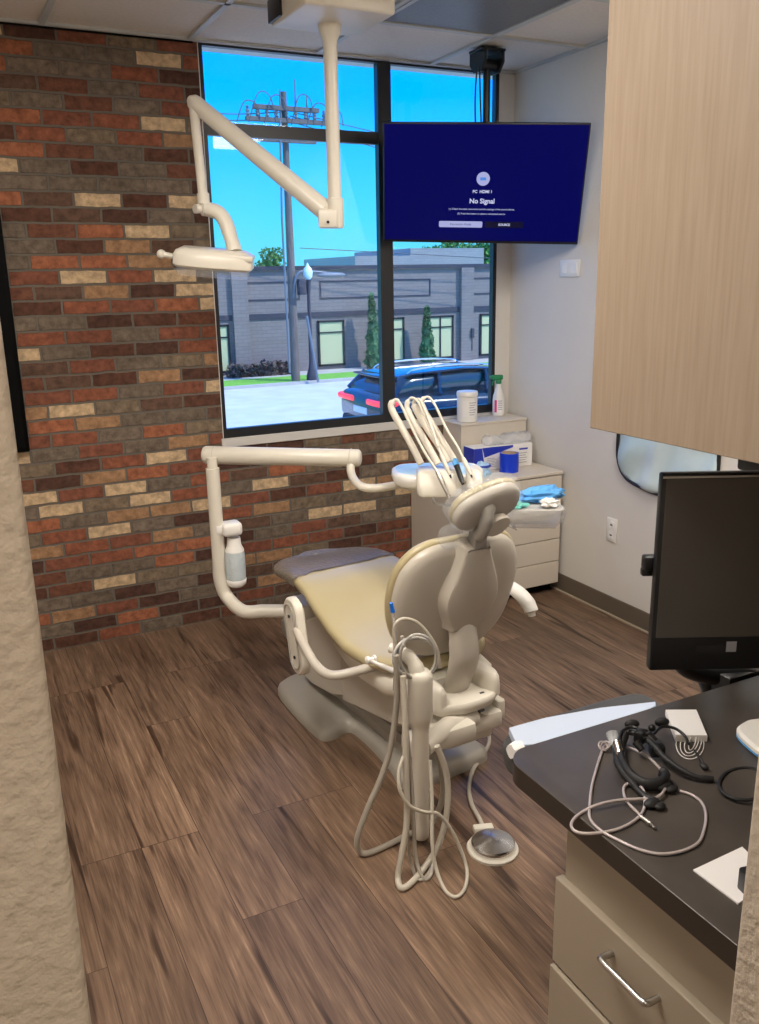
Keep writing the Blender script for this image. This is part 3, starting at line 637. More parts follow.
# base cabinet with drawers
bc = thing('drawer_cabinet', 'taupe laminate drawer cabinet under the dark countertop', 'cabinet', (1.4, 0.87, 0))
bm = B(); box2(bm, (0.968, 0.603, 0.0), (1.945, 1.148, 0.714)); obj('cabinet_body', bm, M['drawer'], bc, world=True, smooth=0)
for z0, z1, xo, hd in ((0.365, 0.562, 0.951, True), (0.06, 0.358, 0.944, False)):
    bm = B(); box2(bm, (xo, 0.62, z0), (xo+0.0195, 1.158 if hd else 1.156, z1), 0.0015, 1); d_ = obj('drawer', bm, M['drawer'], bc, world=True, smooth=0)
    if xo < 0.946:
        bm = B(); box2(bm, (xo+0.02, 0.65, z0+0.02), (0.967, 1.13, z1-0.02)); obj('drawer_box', bm, M['caulk'], d_, world=True, smooth=0)
    zh = 0.515 if hd else 0.27; xh = xo-0.03
    bm = B(); tube(bm, cr([(xo, .99, zh), (xh+.006, .99, zh), (xh, 0.98, zh), (xh, 0.93, zh), (xh, 0.885, zh), (xh+.006, 0.875, zh), (xo, 0.875, zh)], 5), 0.0065, 10)
    obj('handle', bm, M['brushed'], d_, world=True)
ct = [(1.945, 0.603), (1.945, 1.312)]
ct += [(0.925+0.06-0.06*math.sin(a), 1.312-0.06+0.06*math.cos(a)) for a in [PI/2*k/8 for k in range(9)]] + [(0.925, 0.603)]
ctt = thing('countertop', 'dark stone-look countertop with a rounded corner at the lower right', 'countertop', (1.435, 0.957, 0.715))
bm = B(); pillow(bm, ct, [(0.0, 0.7155), (0, 0.7585)], smooth=False); obj('edge_band', bm, M['counter_edge'], ctt, world=True, smooth=30)
bm = B(); pillow(bm, ct, [(0.0, 0.7586), (0.0, 0.7600), (0.001, 0.7605)], smooth=False); obj('work_surface', bm, M['counter'], ctt, world=True, smooth=30)
CZ = 0.7606
# low drawer unit by the window
lc = thing('low_cabinet', 'putty coloured low drawer unit in the corner under the window', 'cabinet', (2.6, 3.9, 0))
CX0, CX1, CY0 = 2.285, 2.915, 3.625
bm = B(); box2(bm, (CX0, CY0+0.018, 0.055), (CX1, 4.168, 0.672)); obj('carcass', bm, M['putty'], lc, world=True, smooth=0)
bm = B(); box2(bm, (CX0-0.003, CY0-0.004, 0.6725), (CX1+0.003, 4.170, 0.69), 0.003, 1); obj('cabinet_top', bm, M['putty'], lc, world=True, smooth=0)
bm = B(); box2(bm, (CX0+0.02, CY0+0.06, 0), (CX1-0.01, 4.14, 0.0545)); obj('toe_kick', bm, M['blackmat'], lc, world=True, smooth=0)
for z0, z1 in ((0.588, 0.668), (0.452, 0.583), (0.316, 0.447), (0.188, 0.311), (0.058, 0.183)):
    bm = B(); box2(bm, (CX0+0.002, CY0, z0), (CX1-0.002, CY0+0.0175, z1), 0.002, 1); obj('drawer', bm, M['putty'], lc, world=True, smooth=0)
rs = thing('riser_cabinet', 'narrow putty box unit raised at the back of the low drawer unit', 'cabinet', (2.67, 4.07, 0.69))
bm = B(); box2(bm, (2.492, 3.975, 0.6905), (2.925, 4.163, 0.917)); obj('carcass', bm, M['putty'], rs, world=True, smooth=0)
bm = B(); box2(bm, (2.488, 3.970, 0.9172), (2.929, 4.163, 0.933), 0.003, 1); obj('cabinet_top', bm, M['putty'], rs, world=True, smooth=0)
# black screen on the brick
bp_ = thing('wall_screen', 'black rectangular panel hung on the brick wall at the left edge', 'screen', (0.0, 4.15, 0.98))
bm = B(); box2(bm, (-0.62, 4.125, 0.985), (0.315, 4.172, 2.0), 0.006); obj('panel_housing', bm, M['blackmat'], bp_, world=True)
bm = B(); box2(bm, (-0.60, 4.1235, 1.005), (0.298, 4.1249, 1.98)); obj('screen_face', bm, M['blackmat'], bp_, world=True, smooth=0)

# outlets on the right wall
def plate(yc, zc_, wy, wz, label, slots, cat, nm):
    t = thing(nm, label, cat, (R, yc, zc_))
    bm = B(); box2(bm, (R-0.007, yc-wy/2, zc_-wz/2), (R-0.0005, yc+wy/2, zc_+wz/2), 0.003); obj('cover_plate', bm, M['white'], t, world=True)
    for dy, dz, sy, sz in slots:
        bm = B(); box2(bm, (R-0.009, yc+dy-sy/2, zc_+dz-sz/2), (R-0.0065, yc+dy+sy/2, zc_+dz+sz/2), 0.001, 1); s_ = obj('socket', bm, M['paper'], t, world=True)
        if nm != 'power_outlet': continue
        bm = B(); box2(bm, (R-0.0094, yc+dy-sy*.25, zc_+dz-sz*.1), (R-0.0088, yc+dy+sy*.25, zc_+dz+sz*.1)); obj('slot', bm, M['rubber'], s_, world=True, smooth=0)
plate(3.245, 0.452, 0.075, 0.122, 'white power outlet plate low on the right wall', [(0, 0.027, 0.034, 0.036), (0, -0.027, 0.034, 0.036)], 'outlet', 'power_outlet')
plate(3.655, 1.739, 0.155, 0.085, 'white double plate on the wall under the television', [(-0.035, 0, 0.045, 0.05), (0.035, 0, 0.045, 0.05)], 'outlet', 'television_outlet')

# lead apron hanging on the right wall
ap = thing('lead_apron', 'pale blue x-ray apron with black piping hanging on the right wall', 'apron', (2.9, 2.92, 0.9))
def wavy(p):
    return Vector((p.x, p.y, p.z*(1+0.45*math.sin(p.x*34+p.y*9)+0.35*math.sin(p.y*31+p.x*12))))
mtx = Matrix(((0, 0, -1, R-0.004), (1, 0, 0, 0), (0, 1, 0, 0), (0, 0, 0, 1)))
apo = [(3.215, 1.30), (3.225, 0.95), (3.215, 0.82), (3.16, 0.745), (3.05, 0.715), (2.93, 0.705), (2.78, 0.71), (2.64, 0.745), (2.60, 0.80), (2.60, 0.95), (2.60, 1.30), (2.75, 1.34), (3.05, 1.34)]
bm = B(); L = cr([(x, y, 0) for x, y in apo], 8, True); L2 = ccw([(p.x, p.y) for p in L])
loops = []
for kk, h in ((1, 0.0), (1, 0.012), (.93, 0.022), (.82, 0.018), (.68, 0.024), (.5, 0.018), (.3, .022), (.12, .02)):
    loops.append([mtx @ wavy(Vector((2.91+(x-2.91)*kk, 1.02+(y-1.02)*kk, h))) for x, y in L2])
skin(bm, loops); obj('apron_body', bm, M['apron'], ap, world=True, smooth=80)
bm = B(); tube(bm, [mtx @ Vector((x, y, 0.009)) for x, y in L2], 0.0085, 8, closed=True); obj('piping', bm, M['black'], ap, world=True)

# television, hung from the ceiling by a pole
ty, tt = -0.5678, 0.3148; tw, th_ = 0.97, 0.56
ux = Vector((math.cos(ty), math.sin(ty), 0)); nn = Vector((math.sin(ty), -math.cos(ty), 0)); up = Vector((0, 0, 1))*math.cos(tt) + nn*math.sin(tt)
ro = -0.0384; ux2 = ux*math.cos(ro)+up*math.sin(ro); up2 = -ux*math.sin(ro)+up*math.cos(ro); nv = ux2.cross(up2)   # faces the room
TVM = Matrix(((ux2.x, up2.x, nv.x, 2.472), (ux2.y, up2.y, nv.y, 3.759), (ux2.z, up2.z, nv.z, 2.133), (0, 0, 0, 1)))
tv = thing('television', 'flat television showing a dark blue no signal screen, hung from the ceiling', 'television', (2.514, 3.80, 2.135))
def tvb(name, fn, m_, smooth=38, par=None):
    bm = B(); fn(bm); bmesh.ops.transform(bm, matrix=TVM, verts=bm.verts); return obj(name, bm, m_, par or tv, world=True, smooth=smooth)
tvb('housing', lambda b: (box2(b, (-tw/2, -th_/2, -0.03), (tw/2, th_/2, -0.002), 0.004), box2(b, (-.3, -.2, -.055), (.3, .1, -.028), .01)), M['black'])
M['tvscreen'] = mat('blue_screen', (0, 0, 0), 0.3, spec=0.15)
b_ = M['tvscreen'].node_tree.nodes['Principled BSDF']; b_.inputs['Emission Color'].default_value = (0.0002, 0.001, 0.085, 1); b_.inputs['Emission Strength'].default_value = 1.0
scr = tvb('screen', lambda b: box2(b, (-tw/2+.007, -th_/2+.014, -0.0019), (tw/2-.007, th_/2-.007, -0.0009)), M['tvscreen'], 0)
M['glow'] = emis('screen_white', (0.62, 0.66, 0.92), 0.9); M['glow2'] = emis('screen_button', (0.42, 0.45, 0.78), 0.9); M['glowblue'] = emis('screen_icon', (0.08, 0.25, 0.7), 1.0); M['darkbtn'] = emis('screen_dark_button', (0.0, 0.0, 0.02), 1.0)
tvb('icon_disc', lambda b: lathe(b, [(0.001, 0), (0.032, 0), (0.032, .0006), (0.001, .0006)], (0.0, 0.03, -0.0008)), M['glow2'], 38, scr)
tvb('plug_icon', lambda b: box2(b, (-.014, .023, -.0001), (.014, .037, .0003), .002), M['glowblue'], 38, scr)
tvb('button', lambda b: pillow(b, rrect(.215, .03, .006, cx=-.10, cy=-.187), [(0, -.0008), (0, -.0002)], smooth=False), M['glow2'], 38, scr)
tvb('button', lambda b: pillow(b, rrect(.19, .03, .006, cx=.115, cy=-.187), [(0, -.0008), (0, -.0002)], smooth=False), M['darkbtn'], 38, scr)
def tvt(s, size, x, y, m_, z=-.0001, bold=0):
    o = txt(s, size, full_matrix(scr).inverted() @ TVM @ Matrix.Translation((x, y, z)), scr, m_, bold=bold)
tvt('PC  HDMI 1', .019, 0, -.03, M['glow'], bold=.0006); tvt('No Signal', .032, 0, -.075, M['glow'], bold=.0008)
tvt('(1) Check the cable connection and the settings of the source device.', .0115, 0, -.113, M['glow'])
tvt('(2) Press this button to select a connected source.', .0115, 0, -.135, M['glow'])
tvt('Connection Guide', .014, -.10, -.187, M['tvscreen']); tvt('SOURCE', .015, .115, -.187, M['glow'], bold=.0005)
bm = B(); cyl(bm, (2.514, 3.80, 2.14), (2.514, 3.80, 2.665), 0.018, n=16); obj('mount_pole', bm, M['black'], tv, world=True)
bm = B(); cyl(bm, (2.514, 3.80, 2.135), (2.49, 3.77, 2.13), 0.03, n=12); obj('tilt_bracket', bm, M['black'], tv, world=True)
bm = B(); box2(bm, (2.45, 3.74, 2.728), (2.58, 3.86, 2.7395), .002)
for s_ in (-1, 1):
    q = ccw([(3.735, 2.735), (3.865, 2.735), (3.865, 2.68), (3.83, 2.64), (3.77, 2.64), (3.735, 2.68)])
    mp_ = Matrix(((0, 0, 1, 2.514+s_*0.05-0.006), (1, 0, 0, 0), (0, 1, 0, 0), (0, 0, 0, 1)))
    pillow(bm, q, [(0, 0), (0, .012)], mp_, smooth=False)
cyl(bm, (2.464, 3.80, 2.675), (2.564, 3.80, 2.675), 0.028, n=14)
obj('ceiling_bracket', bm, M['black'], tv, world=True)
for k, off in enumerate((0, .03)):
    bm = B(); tube(bm, cr([(2.445+off*.5, 3.78, 2.66), (2.43+off, 3.77, 2.50), (2.45+off, 3.78, 2.36), (2.53, 3.80, 2.27), (2.62, 3.77, 2.235+off*.3)], 8), 0.004, 8); obj('cable', bm, M['rubber'], tv, world=True)

# ================================================================== OPERATING LIGHT
lm = thing('operatory_light', 'beige dental operating light on a jointed arm hung from the ceiling', 'dental light', (1.5, 3.35, HC))
PXY = (1.5, 3.35)
bm = B(); box2(bm, (PXY[0]-0.19, PXY[1]-0.22, 2.64), (PXY[0]+0.17, PXY[1]+0.12, 2.7395), 0.012, 3); obj('ceiling_box', bm, M['cream'], lm, world=True)
bm = B(); box2(bm, (PXY[0]-0.20, PXY[1]+0.0, 2.655), (PXY[0]-0.165, PXY[1]+0.13, 2.735), 0.004); obj('box_end_cap', bm, M['black'], lm, world=True)
bm = B(); lathe(bm, [(0.045, 2.64), (0.042, 2.615), (0.030, 2.59), (0.027, 2.57), (0.027, 2.02), (0.035, 2.018), (0.035, 1.915), (0.03, 1.905)], (PXY[0], PXY[1], 0)); obj('drop_post', bm, M['cream'], lm, world=True)
dl = FW.dot(Vector((PXY[0], PXY[1], 1.95))-CAM)
e0 = at_d(329, 214, dl); e1 = at_d(191, 100, dl)
bm = B(); box = (e0-e1).normalized()
tube(bm, [e0, e0.lerp(e1, .03), e0.lerp(e1, .5), e1.lerp(e0, .04), e1.lerp(e0, .01), e1-(e0-e1)*0.015], [0.018, 0.040, 0.037, 0.033, 0.029, 0.013], 20); obj('spring_arm', bm, M['cream'], lm, world=True)
bm = B(); bbox(bm, at_d(328, 219, dl-0.01), (0.075, 0.07, 0.07), -0.46, 0.008); obj('elbow_block', bm, M['cream'], lm, world=True)
bm = B(); ell(bm, at_d(328, 222, dl-0.048), (0.006, 0.006, 0.006), n=10); obj('screw', bm, M['black'], lm, world=True)
e2 = at_d(203, 196, dl)
bm = B(); tube(bm, [e1+(e0-e1)*0.015, e2], [0.019, 0.019], 16); obj('vertical_arm', bm, M['cream'], lm, world=True)
bm = B(); cyl(bm, at_d(203, 194, dl), at_d(204, 205, dl), 0.024, n=18); obj('collar', bm, M['cream'], lm, world=True)
bm = B(); tube(bm, cr([at_d(195, 209, dl-.02), at_d(204, 209, dl), at_d(217, 212, dl), at_d(225, 221, dl), at_d(231, 238, dl), at_d(235, 252, dl)], 6), [0.022, 0.034, 0.036, 0.036, 0.036, 0.034, 0.036], 18, flat=0.8); obj('swivel_yoke', bm, M['cream'], lm, world=True)
hc = at_d(213, 259, dl); rm = Matrix.Translation(hc) @ Matrix.Rotation(-0.42, 4, 'Z') @ Matrix.Rotation(0.10, 4, 'Y') @ Matrix.Rotation(0.12, 4, 'X')
ho = [(-0.145, -0.06), (-0.15, 0.0), (-0.145, 0.06), (-0.06, 0.085), (0.06, 0.08), (0.15, 0.06), (0.16, 0.0), (0.15, -0.06), (0.06, -0.08), (-0.06, -0.085)]
bm = B(); pillow(bm, ho, [(0.012, -0.036), (0.0, -0.026), (0.0, 0.012), (0.012, 0.030), (0.035, 0.040)], rm); obj('lamp_head', bm, M['cream'], lm, world=True)
bm = B(); pillow(bm, ho, [(0.02, -0.066), (0.012, -0.0365)], rm); obj('clear_shield', bm, M['film'], lm, world=True)
bm = B(); a_ = rm @ Vector((-0.145, 0, -0.004)); b__ = rm @ Vector((-0.205, 0, 0.002)); tube(bm, [a_, a_.lerp(b__, .6), b__], [0.010, 0.011, 0.012], 12); ell(bm, b__, (0.018, 0.018, 0.018)); obj('handle', bm, M['cream'], lm, world=True)
bm = B(); bbox(bm, rm @ Vector((0.12, -0.02, 0.018)), (0.09, 0.10, 0.022), rm.to_3x3().to_4x4(), 0.008); obj('switch_block', bm, M['cream'], lm, world=True)

# ================================================================== DENTAL CHAIR
CH = (1.38, 2.60, 0.0); CA = math.radians(3)
chair = thing('dental_chair', 'cream dental chair with mustard yellow upholstery reclined in the middle of the room', 'dental chair', CH, CA)
CM = full_matrix(chair); CI = CM.inverted()
def lv(px, py, v):
    """point on the chair's plane v = const, in the chair's own space"""
    o = CI @ CAM; d = CI.to_3x3() @ ray(px, py); return o + d*((v-o.y)/d.y)
def lu(px, py, u_):
    o = CI @ CAM; d = CI.to_3x3() @ ray(px, py); return o + d*((u_-o.x)/d.x)
def lw(px, py, w_):
    o = CI @ CAM; d = CI.to_3x3() @ ray(px, py); return o + d*((w_-o.z)/d.z)
def part(name, fn, m_, par=None, smooth=45, sub=0, mtx_=None, label=None):
    b = B(); fn(b)
    if mtx_ is not None: bmesh.ops.transform(b, matrix=mtx_, verts=b.verts)
    if par is not None: b.transform(full_matrix(chair)); o = obj(name, b, m_, par, world=True, smooth=smooth, sub=sub)
    else: o = obj(name, b, m_, chair, smooth=smooth, sub=sub)
    if label: o['label'] = label
    return o
# seat: stations along v (towards the foot end): v, half width, height of top, thickness
ST = [(-.30, .10, .485, .045), (-.285, .15, .492, .06), (-.24, .20, .495, .07), (-.15, .238, .492, .075), (-.02, .25, .495, .078), (.10, .25, .515, .078), (.22, .247, .553, .076),
      (.32, .243, .592, .072), (.41, .242, .606, .066), (.50, .242, .602, .06), (.59, .238, .590, .056), (.655, .222, .580, .05), (.70, .185, .573, .044), (.725, .12, .568, .034), (.733, .05, .566, .02)]
def sec(v, hw, zt, th, n=28, dz=0.0, dw=0.0):
    L = []
    for k in range(n):
        a = 2*PI*k/n; c, s = math.cos(a), math.sin(a)
        x = math.copysign(abs(c)**0.55, c)*(hw+dw); z = math.copysign(abs(s)**0.62, s)*(th/2+dz)
        dish = -0.012*(1-(x/hw)**2)*(1 if s > 0 else 0) if hw > .15 else 0
        L.append(Vector((x, v, zt-th/2+z+dish)))
    return L
seat = part('seat_cushion', lambda b: skin(b, [sec(*s) for s in ST]), M['vinyl'], smooth=70)
def interp(v):
    for a, b_ in zip(ST[:-1], ST[1:]):
        if a[0] <= v <= b_[0]:
            t = (v-a[0])/(b_[0]-a[0]); return [a[i]+(b_[i]-a[i])*t for i in range(4)]
    return list(ST[-1])
def toe(b):
    rows = []
    for t in [0, .1, .2, .35, .5, .65, .8, .9, .96, 1.0]:
        row = []
        for k in range(29):
            a = PI*(1.12)-(PI*1.24)*k/28
            c = math.cos(a)
            v0 = .395+.05*(c+1)/2 + .006*math.sin(k*1.9)
            v = v0+(.742-v0)*t
            _, hw, zt, th = interp(min(v, .733)); s = math.sin(a)
            x = math.copysign(abs(c)**0.55, c)*(hw+.006); z = math.copysign(abs(s)**0.62, s)*(th/2+.006)
            dish = -0.012*(1-min(1, (x/hw)**2)) if (s > 0 and hw > .15) else 0
            rip = .0016*math.sin(v*70+x*26)+.0012*math.sin(x*60-v*20)
            row.append(Vector((x, v, zt-th/2+z+dish+rip)))
        rows.append(row)
    skin(b, rows, close_loop=False, cap=False)
tc_ = part('toe_cover', toe, M['toe'], smooth=70, label='smoky clear plastic cover over the foot end')
# plastic tub under the seat
part('seat_shell', lambda b: skin(b, [sec(v, hw, z, th) for v, hw, z, th in ((-.345, .11, .43, .05), (-.32, .17, .44, .08), (-.2, .205, .44, .12), (0, .21, .445, .13), (.15, .20, .465, .12), (.3, .17, .525, .09), (.45, .15, .553, .05), (.62, .12, .54, .03))]), M['cream'], smooth=60)
# backrest
KL = .25; AL = math.atan(KL)
BM = Matrix.Translation((0, -.335, .60)) @ Matrix.Rotation(-(PI/2-0), 4, 'X') @ Matrix.Rotation(0, 4, 'X')
def frame(o, lean, yaw=0.0, roll=0.0):
    """x = right, y = up along the lean, z = front (towards the foot end)"""
    up_ = Vector((0, -math.sin(lean), math.cos(lean))); fr = Vector((0, math.cos(lean), math.sin(lean)))
    x = Vector((1, 0, 0))
    mm_ = Matrix(((-x.x, up_.x, fr.x, 0), (-x.y, up_.y, fr.y, 0), (-x.z, up_.z, fr.z, 0), (0, 0, 0, 1)))
    return Matrix.Translation(o) @ Matrix.Rotation(yaw, 4, 'Z') @ mm_ @ Matrix.Rotation(roll, 4, 'Z')
BM = frame((0, -.335, .60), AL)
BO = [(0, -.115), (.09, -.112), (.15, -.088), (.195, -.045), (.228, .02), (.245, .10), (.243, .18), (.226, .245), (.185, .298), (.13, .327), (.06, .333)]
BO = BO + [(-x, y) for x, y in BO[::-1][:-1]]
def wrap(k):
    return lambda p: Vector((p.x, p.y, p.z + k*p.x*p.x + .10*max(0, -p.y)))
back = part('backrest_cushion', lambda b: pillow(b, BO, [(.03, .005), (.006, .008), (0, .016), (0, .026), (.006, .038), (.024, .046), (.07, .042)], BM, 4, bend=wrap(.5)), M['vinyl'], smooth=70)
part('backrest_shell', lambda b: pillow(b, BO, [(.09, -.030), (.04, -.026), (.018, -.018), (.010, -.006), (.010, .008)], BM, 4, bend=wrap(.5)), M['cream2'], smooth=50)
# raised spine housing on the back shell
SO = [(.05, .025), (.062, .05), (.086, .11), (.090, .16), (.074, .215), (.055, .285), (.047, .322), (.04, .33), (-.04, .33), (-.047, .322), (-.06, .285), (-.088, .215), (-.104, .16), (-.100, .11), (-.070, .05), (-.052, .025)]
SO = [(-x, y) for x, y in SO]
part('spine_housing', lambda b: pillow(b, SO, [(.010, -.066), (.002, -.061), (0, -.052), (-.012, -.015)], BM, 3, bend=lambda p: Vector((-p.x, p.y, p.z+.05*max(0, p.y-.2)))), M['cream2'], smooth=45)
def band(b):
    P = cr([(0, -.392, .63), (0, -.402, .57), (0, -.405, .51), (0, -.388, .45), (0, -.368, .405), (0, -.355, .37)], 5)
    hw = [.053, .056, .058, .056, .052, .048]; L = []
    for i, p in enumerate(P):
        h = hw[min(5, i//5)]; bow = .012
        L.append([Vector((x*h-.002, p.y+dy+bow*(x*x), p.z)) for x, dy in ((-1, 0), (-.9, -.012), (-.5, -.018), (0, -.02), (.5, -.018), (.9, -.012), (1, 0), (.9, .01), (0, .01), (-.9, .01))])
    skin(b, L)
part('spine_band', band, M['cream2'], smooth=50)
# headrest
HMX = frame((0.018, -.475, 1.035), math.radians(30), roll=-0.33)
HO = [(0, -.075), (.06, -.07), (.10, -.045), (.118, 0), (.105, .045), (.065, .072), (0, .08), (-.065, .072), (-.105, .045), (-.118, 0), (-.10, -.045), (-.06, -.07)]
hr = part('headrest_cushion', lambda b: pillow(b, HO, [(.02, .002), (.004, .005), (0, .012), (.002, .024), (.012, .034), (.035, .038)], HMX, 4), M['vinyl'], smooth=70)
part('headrest_shell', lambda b: pillow(b, HO, [(.035, -.026), (.012, -.022), (.004, -.012), (.003, .003)], HMX, 4), M['cream2'], smooth=60)
def filmf(b):
    pillow(b, [(x*1.04, y*1.05) for x, y in HO], [(.03, -.030), (0, -.018), (-.003, .02), (.0, .044), (.03, .056)], HMX, 4, bend=lambda p: Vector((p.x+.004*math.sin(p.y*90), p.y+.004*math.sin(p.x*80)-(.02 if p.y < -.05 else 0), p.z+.003*math.sin(p.x*60+p.y*50))))
part('headrest_film', filmf, M['film'], hr, smooth=80)
part('headrest_arm', lambda b: (tube(b, cr([(0.005, -.425, .885), (0.002, -.452, .935), (-.004, -.492, .965), (.0, -.505, 1.01), (.008, -.485, 1.03)], 5), [.022, .020, .018, .020, .026], 14, flat=1.3), box2(b, (-.02, -.475, .90), (.028, -.437, .96), .006)), M['metalgrey2'] if 'metalgrey2' in M else M['cream2'], smooth=45)
part('headrest_knob', lambda b: pillow(b, [(.045*math.cos(a), .030*math.sin(a)) for a in [2*PI*k/24 for k in range(24)]], [(.004, -.038), (0, -.034), (0, -.012)], frame((0.04, -.478, .985), math.radians(15), roll=-.4), smooth=False), M['cream2'])
part('neck_film', lambda b: pillow(b, rrect(.13, .07, .02), [(.012, -.02), (0, -.01), (0, .02), (.012, .03)], frame((-.055, -.44, .945), .3), smooth=False, bend=lambda p: Vector((p.x, p.y, p.z+.004*math.sin(p.x*90)))), M['film'], hr)
# rear carriage tray with two wings
def tray(b):
    P = [(-.12, -.28), (-.135, -.36), (-.12, -.43), (-.06, -.455), (.0, -.46), (.07, -.452), (.115, -.42), (.13, -.36), (.12, -.28)]
    pillow(b, P, [(.03, .335), (.008, .342), (0, .358), (0, .374), (.006, .380)], None, 4)
part('carriage_tray', tray, M['cream'], smooth=45)
def wing(s):
    def f(b):
        P = [(.070*s, -.31), (.075*s, -.38), (.09*s, -.43), (.115*s, -.435), (.135*s, -.40), (.138*s, -.34), (.125*s, -.29), (.095*s, -.28)]
        pillow(b, P, [(0, .365), (0, .395), (.003, .42), (.010, .435), (.018, .440)], None, 4, bend=lambda p: Vector((p.x, p.y, p.z + .10*(abs(p.x)-.11) if p.z > .38 else p.z)))
    return f
part('tray_wing', wing(1), M['cream'], smooth=45); part('tray_wing', wing(-1), M['cream'], smooth=45)
part('tray_slot', lambda b: box2(b, (.045, -.425, .3805), (.062, -.417, .3825), .001), M['black'])
# lift mechanism below the carriage
part('lift_frame', lambda b: (box2(b, (-.10, -.44, .245), (.13, -.20, .305), .012), box2(b, (-.08, -.41, .20), (.11, -.25, .25), .01), box2(b, (.12, -.42, .26), (.155, -.30, .33), .008), cyl(b, (.06, -.43, .306), (.06, -.43, .311), .014), cyl(b, (-.12, -.36, .27), (.13, -.36, .27), .022)), M['cream'])
part('pivot_bolt', lambda b: cyl(b, (.06, -.41, .303), (.06, -.41, .313), .012, n=16), M['metalgrey'])
# sloping lift arm covers
def side(poly, hw, bev=.012):
    def f(b):
        mt_ = Matrix(((0, 0, 1, 0), (1, 0, 0, 0), (0, 1, 0, 0), (0, 0, 0, 1)))
        pillow(b, poly, [(bev, -hw), (0, -hw+bev), (0, hw-bev), (bev, hw)], mt_, smooth=False)
    return f
part('front_lift_cover', side([(.60, .18), (.58, .33), (.40, .42), (.20, .44), (.20, .15), (.30, .105), (.50, .075), (.585, .09)], .145), M['cream2'], smooth=40)
part('rear_lift_cover', side([(.205, .42), (.0, .42), (-.22, .40), (-.31, .36), (-.335, .30), (-.30, .25), (-.18, .205), (.0, .17), (.205, .132)], .150), M['cream2'], smooth=40)
part('pump_box', lambda b: (box2(b, (.02, .82, .0), (.30, 1.20, .10), .02, 4), box2(b, (.05, .60, .02), (.2, .84, .09), .02)), M['basegrey'])
# floor base: foot pad, beam and rear pad
BP = [(0, .70), (-.12, .70), (-.20, .675), (-.245, .62), (-.262, .45), (-.262, .24), (-.25, .175), (-.20, .165), (-.155, .185), (-.125, .16), (-.125, .0), (-.14, -.15), (-.16, -.25), (-.12, -.29), (0, -.285), (.14, -.275), (.21, -.25), (.215, -.17), (.15, -.08), (.13, 0), (.125, .16), (.155, .185), (.20, .165), (.25, .175), (.262, .24), (.262, .45), (.245, .62), (.20, .675), (.12, .70)]
part('floor_base', lambda b: pillow(b, BP, [(0, .0), (0, .022), (.006, .036), (.018, .046), (.03, .05)], None, 4), M['basegrey'], smooth=50)
part('base_beam', lambda b: pillow(b, rrect(.17, .78, .05, cx=0, cy=.20), [(0, .045), (0, .085), (.02, .105)], None, smooth=False), M['basegrey'], smooth=40)
# armrests
ARM = part('armrest', lambda b: (lambda L: skin(b, L))([[Matrix.Translation((-.36, .13, .478)) @ Matrix.Rotation(-.22, 4, 'X') @ Vector((h, x, y)) for x, y in offset_loop(ccw(rrect(.125, .285, .06, 8)), ins)] for ins, h in ((.008, -.016), (0, -.008), (0, .012), (.012, .02))]), M['cream'], label='left armrest turned down, showing its screwed underside')
def groove(b):
    mt_ = Matrix.Translation((-.379, .13, .478)) @ Matrix.Rotation(-.22, 4, 'X')
    tube(b, [mt_ @ Vector((0, x, y)) for x, y in rrect(.078, .235, .037, 8)], .0035, 8, closed=True)
part('piping', groove, M['basegrey'], ARM)
for yv, zv in ((-.012, .075), (.012, -.075)):
    mt_ = Matrix.Translation((-.378, .13, .478)) @ Matrix.Rotation(-.22, 4, 'X'); c_ = mt_ @ Vector((0, yv*0, zv))
    part('screw', lambda b: cyl(b, c_, c_+Vector((-.004, 0, 0)), .006, n=12), M['black'], ARM)
part('armrest_tube', lambda b: tube(b, cr([(-.372, .10, .515), (-.375, .03, .478), (-.37, -.05, .435), (-.345, -.115, .42), (-.27, -.15, .43), (-.17, -.16, .44)], 7), .0165, 14), M['cream2'])
AR = part('armrest', lambda b: tube(b, cr([lu(497, 583, .33), lu(503, 585, .33), lu(512, 588, .33), lu(520, 594, .33), (lu(527, 602, .33)), lu(531, 610, .33), lu(532, 616, .33)], 6), [.010, .024, .027, .028, .028, .026, .014], 18, flat=.8), M['white'], label='right armrest, its white pad curving down')
part('armrest_tube', lambda b: tube(b, cr([(.05, -.20, .46), (.16, -.20, .50), (.27, -.20, .57), (.335, -.18, .63)], 6), .014, 12), M['cream2'])

# assistant's holder: vertical canister on a bracket, with hoses
PV = -.535
pt = lv(420, 672, PV); pb_ = lv(419, 836, PV); hx, hz = (pt.x+pb_.x)/2, pt.z
part('bracket', lambda b: (box2(b, (hx, -.50, .27), (-.02, -.42, .33), .012), tube(b, [(hx+.02, PV+.01, .32), (-.10, -.45, .32), (0.02, -.42, .30)], .03, 12)), M['cream'])
canister = part('vacuum_canister', lambda b: lathe(b, [(.020, .018), (.024, .022), (.0255, .04), (.0265, hz-.20), (.028, hz-.17), (.036, hz-.15), (.0375, hz-.14), (.0375, hz-.02), (.036, hz-.006), (.026, hz+.006), (.01, hz+.008)], (hx+.004, PV, 0), n=28), M['cream'])
part('canister_neck', lambda b: tube(b, cr([(hx, PV, hz-.01), (hx-.01, PV+.02, hz+.03), (hx-.03, PV+.05, hz+.055), (hx-.05, PV+.08, hz+.06)], 6), [.024, .021, .018, .015], 16), M['cream'], canister)
part('holder_bar', lambda b: tube(b, cr([lv(368, 660, PV+.10), lv(382, 666, PV+.08), lv(394, 671, PV+.06), lv(404, 674, PV+.04)], 4), [.006, .008, .009, .010], 12), M['white'])
part('bar_end', lambda b: lathe(b, [(.004, -.012), (.012, -.008), (.012, 0), (.007, .004), (.007, .014), (.011, .016), (.011, .022), (.003, .026)], lv(369, 660, PV+.10), Matrix.Rotation(PI/2, 4, 'Y'), 14), M['white'])
